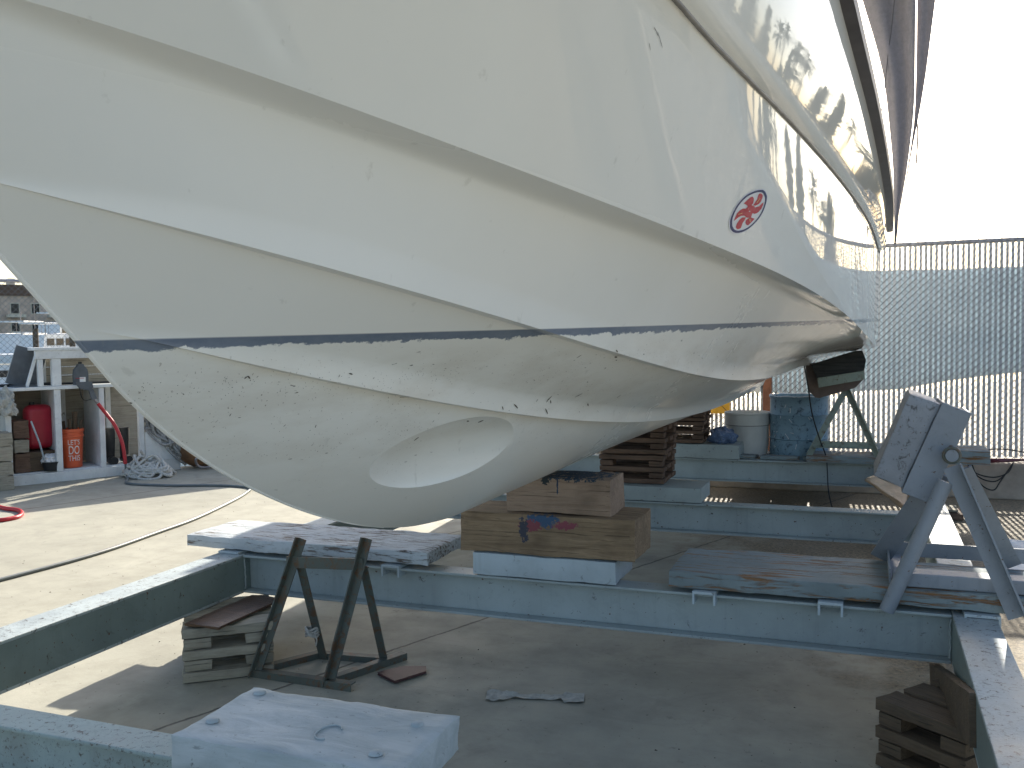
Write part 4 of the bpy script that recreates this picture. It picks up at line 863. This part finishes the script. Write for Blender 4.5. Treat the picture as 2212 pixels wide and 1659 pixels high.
# ------------------------------------------------------------------ workbench shed on the left
O = Vector((-8.07, 9.34, 0)); SA = math.atan2(-.8805, -.474)
SM = Matrix.Translation(O) @ Matrix.Rotation(SA, 4, 'Z')
def W(u, n_, z): return SM @ Vector((u, n_, z))
W0 = W
bench = thing('workbench', 'white painted open workbench with cubby holes by the water', 'workbench', O, SA)
def bb(name, a, b_, mat='white_wood', bev=.004, par=None): return MB().box(a, b_).build(name, M[mat], par or bench, bevel=bev)
bb('base_board', (.43, -.06, 0), (3.4, 0, .115)); bb('floor_board', (.05, -.66, .10), (3.4, -.062, .128), 'white_wood')
for a_, c_ in ((.41, .47), (.865, .925), (1.345, 1.415), (1.87, 1.93), (2.6, 2.66)): bb('post', (a_, -.07, .117), (c_, -.004, 1.068))
bb('bench_top', (.44, -.68, 1.070), (3.4, .012, 1.108))
bb('back_panel', (.0, -.70, .0), (3.4, -.682, 1.068), 'beige_wood')
for u in (.895, 1.38, 1.90): bb('divider', (u - .012, -.675, .130), (u + .012, -.073, 1.066), 'white_wood')
for u in (.60, 1.13): bb('back_stud', (u, -.68, .13), (u + .06, -.62, 1.066), 'white_wood')
# upper shelf unit
for a_, c_ in ((1.33, 1.43), (1.52, 1.575)): bb('post', (a_, -.07, 1.110), (c_, -.002, 1.422))
for a_, c_ in ((1.35, 1.42), (.5, .56)): bb('post', (a_, -.62, 1.110), (c_, -.56, 1.422))
bb('shelf_fascia', (.45, -.05, 1.424), (1.60, .006, 1.520)); bb('shelf_top', (.43, -.66, 1.522), (1.62, .02, 1.555))
for k, z in enumerate((1.112, 1.215, 1.318)): bb('back_plank', (.45, -.64, z), (1.50, -.622, z + .098), 'beige_wood')
bb('end_bin', (-.02, -.62, .0), (.0, -.03, .30)); MB().prism([(-.02, 0), (.40, 0), (.40, .49), (.36, .50), (-.02, .30)], 1, -.024, -.002).build('bin_front', M['white_wood'], bench, bevel=.003)
bb('bin_lip', (-.03, -.002, .135), (.41, .006, .15))
lk = thing('shade_locker', 'unseen white plywood locker added in line with the workbench to shade the slab', 'locker', W0(-.62, 0, 0), SA)  # hidden behind the hull, added to cast shade in front of the bench
MB().prism([(0, 0), (0, 1.22), (-.35, 1.22), (-.35, 2.0), (-2.6, 2.0), (-2.6, 0)], 1, -.75, -.12).build('body', M['white_wood'], lk, bevel=.004); MB().box((-.34, -.79, 1.222), (.04, -.08, 1.262)).build('lid', M['white_wood'], lk, bevel=.004)
for u in (-1.29, -.02): MB().box((u - 1.22, -.116, .06), (u, -.10, 1.16)).build('door', M['white_wood'], lk, bevel=.003)
# contents
def shed_thing(name, label, cat, u, n_, z, group=None): return thing(name, label, cat, W(u, n_, z), SA, group)
bk = shed_thing('orange_bucket', 'orange plastic bucket with white LET\'S DO THIS lettering in the bench cubby', 'bucket', 1.19, -.22, .129)
MB().lathe([(0, .003), (.105, .003), (.112, .012), (.128, .36), (.139, .365), (.139, .385), (.132, .388), (.133, .42), (.142, .425), (.142, .455), (.134, .462), (.126, .455), (.122, .2), (0, .05)], (0, 0, 0), 40).build('body', M['orange'], bk, smooth=40)
for txt, z, h in (("LET'S", .275, .062), ("DO", .165, .098), ("THIS", .085, .066)):
    cu = bpy.data.curves.new('lettering', 'FONT'); cu.body = txt; cu.size = 1; cu.align_x = 'CENTER'; cu.extrude = .0
    tmpo = bpy.data.objects.new('tmp', cu); COL.objects.link(tmpo); bpy.context.view_layer.update()
    tm = bpy.data.meshes.new_from_object(tmpo.evaluated_get(bpy.context.evaluated_depsgraph_get())); bpy.data.objects.remove(tmpo)
    bmt = bmesh.new(); bmt.from_mesh(tm); bmesh.ops.triangulate(bmt, faces=bmt.faces); bmesh.ops.subdivide_edges(bmt, edges=[e for e in bmt.edges if e.calc_length() > .2], cuts=3); bmt.to_mesh(tm); bmt.free()
    ys = [v.co.y for v in tm.vertices]; y0, y1 = min(ys), max(ys); xs = [v.co.x for v in tm.vertices]; sx = (.135 if txt != 'DO' else .12) / (max(xs) - min(xs)); cx = (max(xs) + min(xs)) / 2
    for v in tm.vertices:
        zz = z + (v.co.y - y0) / (y1 - y0) * h; r_ = .112 + .016 * zz / .36 + .0035; ang = R(90 + 14 - 16) - (-(v.co.x - cx)) * sx / r_ * 1.0
        v.co = Vector((r_ * math.cos(ang), r_ * math.sin(ang), zz))
    oo = bpy.data.objects.new('lettering', tm); COL.objects.link(oo); tm.materials.append(M['white_ink']); oo.parent = bk
tl = MB()
for (dx, dy, hh, rr_) in ((-.02, 0, .66, .03), (.03, .03, .58, .02), (-.06, .02, .56, .016), (.06, -.03, .55, .02)):
    tl.tube([(dx, dy, .30), (dx * 1.4, dy * 1.4, hh - .08), (dx * 1.5, dy * 1.5, hh)], rr_, 8)
tag(tl.build('tool_handles', M['dark_crib'], smooth=50, loc=W(1.17, -.22, .129), rotz=SA), 'wooden tool handles sticking out of the orange bucket', 'tools')
tk = shed_thing('red_tank', 'red rounded plastic fuel tank in the second cubby of the bench', 'tank', 1.52, -.32, .36)
bm = bmesh.new(); bmesh.ops.create_cube(bm, size=1); bmesh.ops.scale(bm, vec=(.31, .20, .52), verts=bm.verts); bmesh.ops.translate(bm, vec=(0, 0, .27), verts=bm.verts)
bmesh.ops.bevel(bm, geom=bm.edges[:], offset=.085, segments=6, affect='EDGES', profile=.5); me_ = bpy.data.meshes.new('body'); bm.to_mesh(me_); bm.free(); me_.materials.append(M['red']); me_.polygons.foreach_set('use_smooth', [True] * len(me_.polygons))
oo = bpy.data.objects.new('body', me_); COL.objects.link(oo); oo.parent = tk
MB().lathe([(0, .03), (.03, .03), (.03, 0), (0, 0)], (.06, .0, .53), 16).build('cap', M['black'], tk, smooth=50)
tag(MB().box((1.36, -.55, .13), (1.72, -.12, .355)).build('support_box', M['dark_crib'], bevel=.01, loc=O, rotz=SA), 'dark box under the red fuel tank', 'box')
pb_ = shed_thing('parts_bin', 'dark cluttered metal parts bins stacked in the second cubby', 'bins', 1.76, -.25, .13)
for k, (z0, z1) in enumerate(((0, .22), (.23, .38), (.39, .60))): MB().rough_box((-.09, -.14, z0), (.07, .15, z1), .05, .012, 9, 14 + k).build('bin', M['pallet'] if k != 1 else M['crib'], pb_, smooth=45, merge=True)
tag(MB().tube([W(1.66, -.04, .72), W(1.58, -.04, .46), W(1.54, -.03, .26)], .010, 8).build('metal_rod', M['white_steel'], smooth=50), 'pale metal rod leaning against the red fuel tank', 'rod')
crumple('white_bag', tuple(W(1.47, -.10, .255)), .085, M['white_sheet'], 'crumpled white plastic bag on top of the black pot in the cubby', 'bag', (1.1, 1, .8), 6)
pt = shed_thing('black_pot', 'black plastic pot on the bench floor left of the orange bucket', 'pot', 1.46, -.08, .13); MB().lathe([(0, 0), (.075, 0), (.095, .09), (.10, .105), (.092, .105), (.08, .03), (0, .02)], (0, 0, 0), 24).build('body', M['black'], pt, smooth=40)
crumple('grey_bag', tuple(W(1.95, .05, .90)), .16, M['paper'], 'grey white plastic bag hanging at the left end of the bench', 'bag', (.9, .7, 1.3), 8)
sk = shed_thing('stacked_sacks', 'weathered brown sacks piled against the left bench post', 'sacks', 2.02, .14, .002)
for k in range(4): MB().rough_box((-.10, -.12, .16 * k), (.16, .12, .16 * k + .155), .04, .014, 7, 24 + k).build('sack', M['crib'], sk, smooth=60, merge=True)
# rubber boots
bt = shed_thing('rubber_boots', 'pair of tall black rubber boots standing in the right cubby', 'boots', .63, -.22, .13)
for dx in (-.05, .12):
    MB().tube(spline([(dx, 0, .43), (dx, 0, .30), (dx, -.01, .12), (dx, .0, .05)], 6), .055, 14, rf=lambda t: .062 - .012 * t).build('shaft', M['black'], bt, smooth=50)
    MB().tube(spline([(dx, -.05, .045), (dx, .05, .045), (dx, .15, .04)], 6), .048, 12).build('foot', M['black'], bt, smooth=50)
# oil bottle with handle on the bench edge, sprayer gun and hose
bo = shed_thing('oil_bottle', 'grey plastic oil bottle with handle standing on the bench edge', 'bottle', 1.10, -.08, 1.109)
MB().prism([(-.065, 0), (.065, 0), (.068, .12), (.06, .175), (.028, .215), (.02, .235), (-.02, .235), (-.028, .215), (-.06, .175), (-.068, .12)], 1, -.035, .035).build('body', M['grey_plastic'], bo, bevel=.012)
MB().lathe([(.022, 0), (.022, .035), (0, .035)], (0, 0, .236), 18).build('cap', M['black'], bo, smooth=50)
MB().box((-.045, .036, .03), (.02, .0385, .09)).build('label', M['white_ink'], bo); MB().box((-.03, .039, .075), (.066, .0395, .081)).build('label_stripe', M['red'], bo)
gun = shed_thing('spray_gun', 'dark grey spray gun hanging on the bench front above the red hose', 'spray gun', 1.08, .045, 1.02)
MB().prism([(.10, .12), (-.06, .12), (-.07, .06), (-.03, .03), (.06, .05), (.09, .09)], 1, -.022, .022).build('body', M['grey_plastic'], gun, bevel=.006)
MB().prism([(-.03, .05), (-.065, .04), (-.11, -.07), (-.065, -.08)], 1, -.018, .018).build('grip', M['grey_plastic'], gun, bevel=.008)
MB().tube(spline([(.07, 0, .06), (.06, 0, -.02), (.03, 0, -.085), (-.02, 0, -.09), (-.08, 0, -.07)], 6), .005, 6).build('trigger_guard', M['black'], gun, smooth=60)
MB().tube([(-.085, 0, -.075), (-.12, 0, -.13)], .014, 10).build('coupling', M['rail_steel'], gun, smooth=60)
hs = thing('air_hose', 'hose from the spray gun, red at the top and grey across the sunlit slab', 'hose')
redp = spline([W(.955, .05, .885), W(.90, .07, .80), W(.80, .14, .62), W(.74, .20, .40), W(.72, .22, .16)], 10)
MB().tube(redp, .021, 10).build('red_section', M['red_hose'], hs, smooth=60)
gp = spline([W(.72, .22, .16), W(.715, .23, .05), (-8.02, 8.42, .016), (-7.75, 8.16, .014), (-7.2, 8.18, .014), (-6.67, 8.33, .014), (-6.25, 8.30, .014), (-6.06, 8.02, .014), (-5.86, 7.5, .014), (-5.62, 6.7, .014), (-5.52, 6.1, .014), (-5.42, 5.35, .014), (-5.46, 4.54, .014), (-5.6, 3.4, .014), (-6.2, 2.2, .014)], 12)
MB().tube(gp, .0135, 10).build('grey_section', M['hose'], hs, smooth=60)
tag(MB().tube(spline([(-8.6, 6.9, .02), (-7.86, 6.59, .018), (-7.55, 6.52, .018), (-7.33, 6.36, .018), (-7.26, 6.2, .018), (-7.4, 6.03, .018), (-8.2, 5.7, .018), (-9.2, 5.4, .018)], 12), .02, 10).build('garden_hose', M['red_hose'], smooth=60), 'dark red hose looping on the slab at the left frame edge', 'hose')
# rods on the bench top, leaning panel
tag(MB().tube([W(1.30, -.3, 1.128), W(2.6, -.25, 1.128)], .017, 8).build('black_rod', M['black'], smooth=50), 'long black rod lying along the bench top', 'rod')
tag(MB().tube([W(.6, -.12, 1.125), W(1.28, -.2, 1.125)], .014, 8).build('black_pipe', M['black'], smooth=50), 'black pipe lying on the bench behind the oil bottle', 'pipe')
pn = thing('slant_panel', 'dark grey framed panel leaning outside the upper shelf end', 'panel', W(1.60, -.25, 1.11), SA)
pr_ = MB().bar((.10, 0, .0), (-.03, 0, .43), .34, .03, up=(0, 1, 0)); pr_.build('board', M['grey_plastic'], pn, bevel=.004)
MB().bar((.085, .19, .0), (-.045, .19, .43), .03, .04, up=(0, 1, 0)).build('frame_edge', M['white_wood'], pn)
MB().box((-.06, -.2, .002), (.22, .2, .018)).build('foot_plate', M['grey_plastic'], pn)
# ropes
def rope_heap(name, c, n_, rx, ry, hz, r, mat, label, seed, drop=None, M4=None):
    rr = random.Random(seed); b = MB(); pts = []
    ang = 0
    for k in range(n_):
        ang += rr.uniform(.7, 1.5); s_ = rr.uniform(.25, 1.0)
        z = r + hz * (1 - s_) * rr.uniform(.3, 1.0) + (k / n_) * hz * .5 * (1 - s_)
        p = Vector((c[0] + rx * s_ * math.cos(ang), c[1] + ry * s_ * math.sin(ang), c[2] + z))
        if drop: p = Vector(drop(p, rr))
        pts.append(M4 @ p if M4 else p)
    b.tube(spline(pts, 7), r, 7); return tag(b.build(name, mat, smooth=60), label, 'rope')
rope_heap('rope_pile', (-8.02, 8.75, 0), 95, .36, .27, .30, .017, M['rope'], 'loose pile of pale rope on the slab at the bench corner', 5)
rope_heap('rope_bundle', (.20, -.03, 0), 60, .30, .10, .1, .016, M['rope_grey'], 'grey rope bundle spilling over the sloped white bin', 6, drop=lambda p, rr: ((p.x), rr.uniform(-.12, .055), .42 + (p.x - .15) * 1.0 + rr.uniform(-.16, .20)), M4=SM)
buoy = shed_thing('mooring_buoy', 'rusty brown steel float with a shackle behind the rope pile', 'buoy', -.30, -.02, .0)
MB().lathe([(.30 * math.sin(a), .24 - .24 * math.cos(a)) for a in np.linspace(0.02, math.pi - .02, 18)], (0, 0, 0), 28).build('float', M['brown'], buoy, smooth=60)
MB().tube(spline([(.16, .30, .05), (.20, .32, .14), (.12, .33, .16), (.0, .32, .12), (-.05, .31, .05), (.06, .33, .03)], 8, closed=True), .016, 8, closed=True).build('shackle', M['rail_steel'], buoy, smooth=60)
rope_heap('rope_coil', (-7.42, 9.72, 0), 20, .22, .14, .08, .02, M['rope_grey'], 'short grey rope coil beside the rusty float', 11)

# ------------------------------------------------------------------ quay fence behind the bench
qf = thing('chain_link_fence', 'plain chain link fence along the water behind the white workbench', 'fence', W(0, -.95, 0), SA)
b = MB(); L0, L1, h0, h1 = -3.0, 6.0, .1, 2.35; Hh = h1 - h0; x = L0 - Hh
while x < L1:
    for sgn in (1, -1):
        pts = [(x, 0, h0), (x + Hh, 0, h1)] if sgn > 0 else [(x, 0, h1), (x + Hh, 0, h0)]
        if pts[0][0] > L0 and pts[1][0] < L1: b.tube(pts, .0024, 4)
    x += .072
b.build('chain_mesh', M['galv'], qf)
for x in (-2.5, .4, 3.3, 5.8): MB().tube([(x, .04, 0), (x, .04, 2.4)], .03, 10).build('post', M['galv_rail'], qf, smooth=60)
MB().tube([(L0, .03, 2.36), (L1, .03, 2.36)], .02, 8).build('top_rail', M['galv_rail'], qf, smooth=60)

# ------------------------------------------------------------------ marina beyond the quay
def far(az_px, dist):                                     # a point on the water in the direction seen through the quay fence
    a = R(-48.6 + az_px * .0285); return (math.sin(a) * dist, math.cos(a) * dist)
def moored(label, px, dist, L, turn, cab, stripe, scale=1.0, blue=False, kind=0):
    x, y = far(px, dist); t = thing('moored_boat', label, 'boat', (x, y, -1.1), R(turn), 'boats moored in the marina')
    b = MB(); n = 12
    for i in range(n + 1):
        u = i / n; hw = L * .16 * (1 - max(0, (u - .45) / .55) ** 2.2) + .02; sh_ = L * (.17 + .05 * u * u) * scale
        for yy, zz in ((-.0, -.15), (-hw * .75, .12), (-hw, sh_), (hw, sh_), (hw * .75, .12)): b.v.append((-L / 2 + L * u + (zz * .5 if u > .8 else 0) * (u - .8) * 2, yy, zz))
    for i in range(n):
        for j in range(5): b.f.append((i * 5 + j, (i + 1) * 5 + j, (i + 1) * 5 + (j + 1) % 5, i * 5 + (j + 1) % 5)); b.mi.append(0)
    b.f += [(0, 1, 2, 3, 4), tuple(n * 5 + j for j in (4, 3, 2, 1, 0))]; b.mi += [0, 0]
    b.build('hull', M['boat_white'], t, smooth=30)
    z0 = L * .17 * scale; ch = cab
    for sg in (-1, 1): MB().bar((-L * .5, sg * L * .162, z0 - .10), (L * .12, sg * L * .158, z0 - .08), .03, .10).build('rub_stripe', M[stripe], t)
    cbn = MB().prism([(-L * .28, z0), (-L * .26, z0 + ch), (L * .10, z0 + ch), (L * .22, z0 + ch * .35), (L * .26, z0)], 1, -L * .11, L * .11).build('cabin', M['boat_white'], t, bevel=.05)
    for sg in (-1, 1):
        for k in range(3): MB().box((-L * .24 + k * L * .11, sg * L * .11 - .015, z0 + ch * .48), (-L * .24 + k * L * .11 + L * .085, sg * L * .11 + .015, z0 + ch * .82)).build('window', M['boat_dark'], cbn)
    MB().prism([(L * .105, z0 + ch * .93), (L * .208, z0 + ch * .42), (L * .22, z0 + ch * .42), (L * .12, z0 + ch * .93)], 1, -L * .09, L * .09).build('windscreen', M['boat_dark'], cbn)
    MB().box((-L * .27, -L * .12, z0 + ch * 1.55), (L * .04, L * .12, z0 + ch * 1.62)).build('canopy', M['boat_blue'] if blue else M['boat_white'], t, bevel=.02)
    for sx_ in (-.25, .02):
        for sg in (-1, 1): MB().tube([(L * sx_, sg * L * .11, z0 + ch * .98), (L * sx_, sg * L * .11, z0 + ch * 1.58)], .02, 6).build('canopy_pole', M['rail_steel'], t)
    if kind: MB().tube([(-L * .1, 0, z0 + ch), (-L * .1, 0, z0 + ch + kind)], .04, 8).build('mast', M['rail_steel'], t)
for a in (('low white boat lying broadside nearest behind the quay fence', 20, 30, 9, 45, .55, 'boat_dark', 1.0),
          ('white cabin boat with a blue canvas top, stern towards the bench', 92, 95, 10, 105, 1.7, 'boat_dark', 1.1, True),
          ('white boat with dark windows left of the blue canvas boat', 55, 85, 10, 99, 1.6, 'boat_dark', 1.05),
          ('white boat at the left frame edge in the front row of the marina', 8, 90, 10, 109, 1.7, 'boat_blue', 1.1, False, 2),
          ('white boat close beside the hull stem in the front row', 128, 88, 10, 103, 1.6, 'boat_dark', 1.0, True),
          ('bare masted white sailing boat at the back of the marina', 30, 130, 12, 107, 1.3, 'boat_blue', 1.0, False, 11),
          ('taller white boat behind the blue canvas boat', 78, 125, 13, 101, 2.3, 'boat_dark', 1.2, False, 3),
          ('white boat in the back row under the right end of the brown building', 110, 135, 12, 105, 2.0, 'boat_dark', 1.1, True, 6)): moored(*a)
dk = thing('floating_dock', 'pale wooden floating dock with piles among the moored boats', 'dock', (*far(60, 62), -1.1), R(48))
MB().box((-9, -1, .15), (9, 1, .50)).build('deck', M['crib'], dk)
for x in (-6, -3.4, -1.2, .8, 2.9, 5.2): MB().tube([(x, 1.15, -1), (x, 1.15, 3.6)], .17, 12).build('pile', M['dark_crib'], dk, smooth=50)
bx, by = far(12, 165); bld = thing('apartment_block', 'brown apartment building with cream balconies beyond the marina', 'building', (bx, by, -.5), R(62))
MB().prism([(-14, 0), (14, 0), (14, 7.6), (12.6, 7.6), (11, 9.4), (-11, 9.4), (-12.6, 7.6), (-14, 7.6)], 1, -5, 5).build('wall', M['bldg'], bld)
rf = MB().prism([(-11.5, 9.41), (11.5, 9.41), (9.5, 11.0), (-9.5, 11.0)], 1, -5.4, 5.4).build('roof', M['pallet'], bld)
for x in (-8, -3, 2, 7): MB().box((x, -1, 10.8), (x + .9, .6, 12.2)).build('chimney', M['bldg_trim'], rf)
for fl in range(3):
    for k in range(9):
        x = -12.4 + k * 2.85; f = MB().box((x, -5.06, 1.2 + fl * 2.7), (x + 1.3, -5.001, 2.9 + fl * 2.7)).build('window', M['bldg_trim'], bld)
        MB().box((x + .12, -5.09, 1.32 + fl * 2.7), (x + 1.18, -5.061, 2.78 + fl * 2.7)).build('pane', M['boat_dark'], f)
        if k % 2: MB().box((x - .6, -6.2, .7 + fl * 2.7), (x + 1.9, -5.1, 1.15 + fl * 2.7)).build('balcony', M['bldg_trim'], bld)

# ------------------------------------------------------------------ trees on the right, seen mirrored in the glossy topsides
def tree_row():
    b = MB(); rr = random.Random(12)
    for k in range(26):
        az = R(rr.uniform(9.5, 42)); d = rr.uniform(60, 85); x, y = math.sin(az) * d, math.cos(az) * d
        palm = rr.random() < .45; h = rr.uniform(9, 15) if palm else rr.uniform(6, 12)
        b.tube([(x, y, 0), (x + rr.uniform(-.3, .3), y, h * .9)], .18, 7, mi=1, rf=lambda t: .25 - .12 * t)
        if palm:
            for j in range(60):
                a = rr.uniform(0, 6.28); e = rr.uniform(-.9, 1.1); L = rr.uniform(1.6, 2.6); p = Vector((x, y, h * .9)); dv = Vector((math.cos(a) * math.cos(e), math.sin(a) * math.cos(e), math.sin(e)))
                p1 = p + dv * L * .6; p2 = p + dv * L + Vector((0, 0, -.5 * L * .5)); sv = dv.cross(Vector((0, 0, 1))).normalized() * .16
                b.add([p, p1 + sv, p2, p1 - sv], [(0, 1, 2, 3)])
        else:
            for j in range(420):
                t = rr.random(); wdt = (1 - t) ** .8 * 2.0 * (.7 + .5 * noise.noise(Vector((k, t * 5, 0)))) + .2; a = rr.uniform(0, 6.28); r_ = wdt * rr.random() ** .5
                p = Vector((x + r_ * math.cos(a), y + r_ * math.sin(a), h * (.12 + .88 * t))); u = Vector((rr.uniform(-1, 1), rr.uniform(-1, 1), rr.uniform(-1, 1))).normalized() * .38; v = u.cross(Vector((rr.uniform(-1, 1), rr.uniform(-1, 1), 1))).normalized() * .28
                b.add([p - u - v, p + u - v, p + u + v, p - u + v], [(0, 1, 2, 3)])
    o = b.build('tree_row', [M['leaf'], M['bark']]); o['kind'] = 'stuff'; o['label'] = 'far row of palms and conifers mirrored in the glossy hull side'; o['category'] = 'trees'
tree_row()
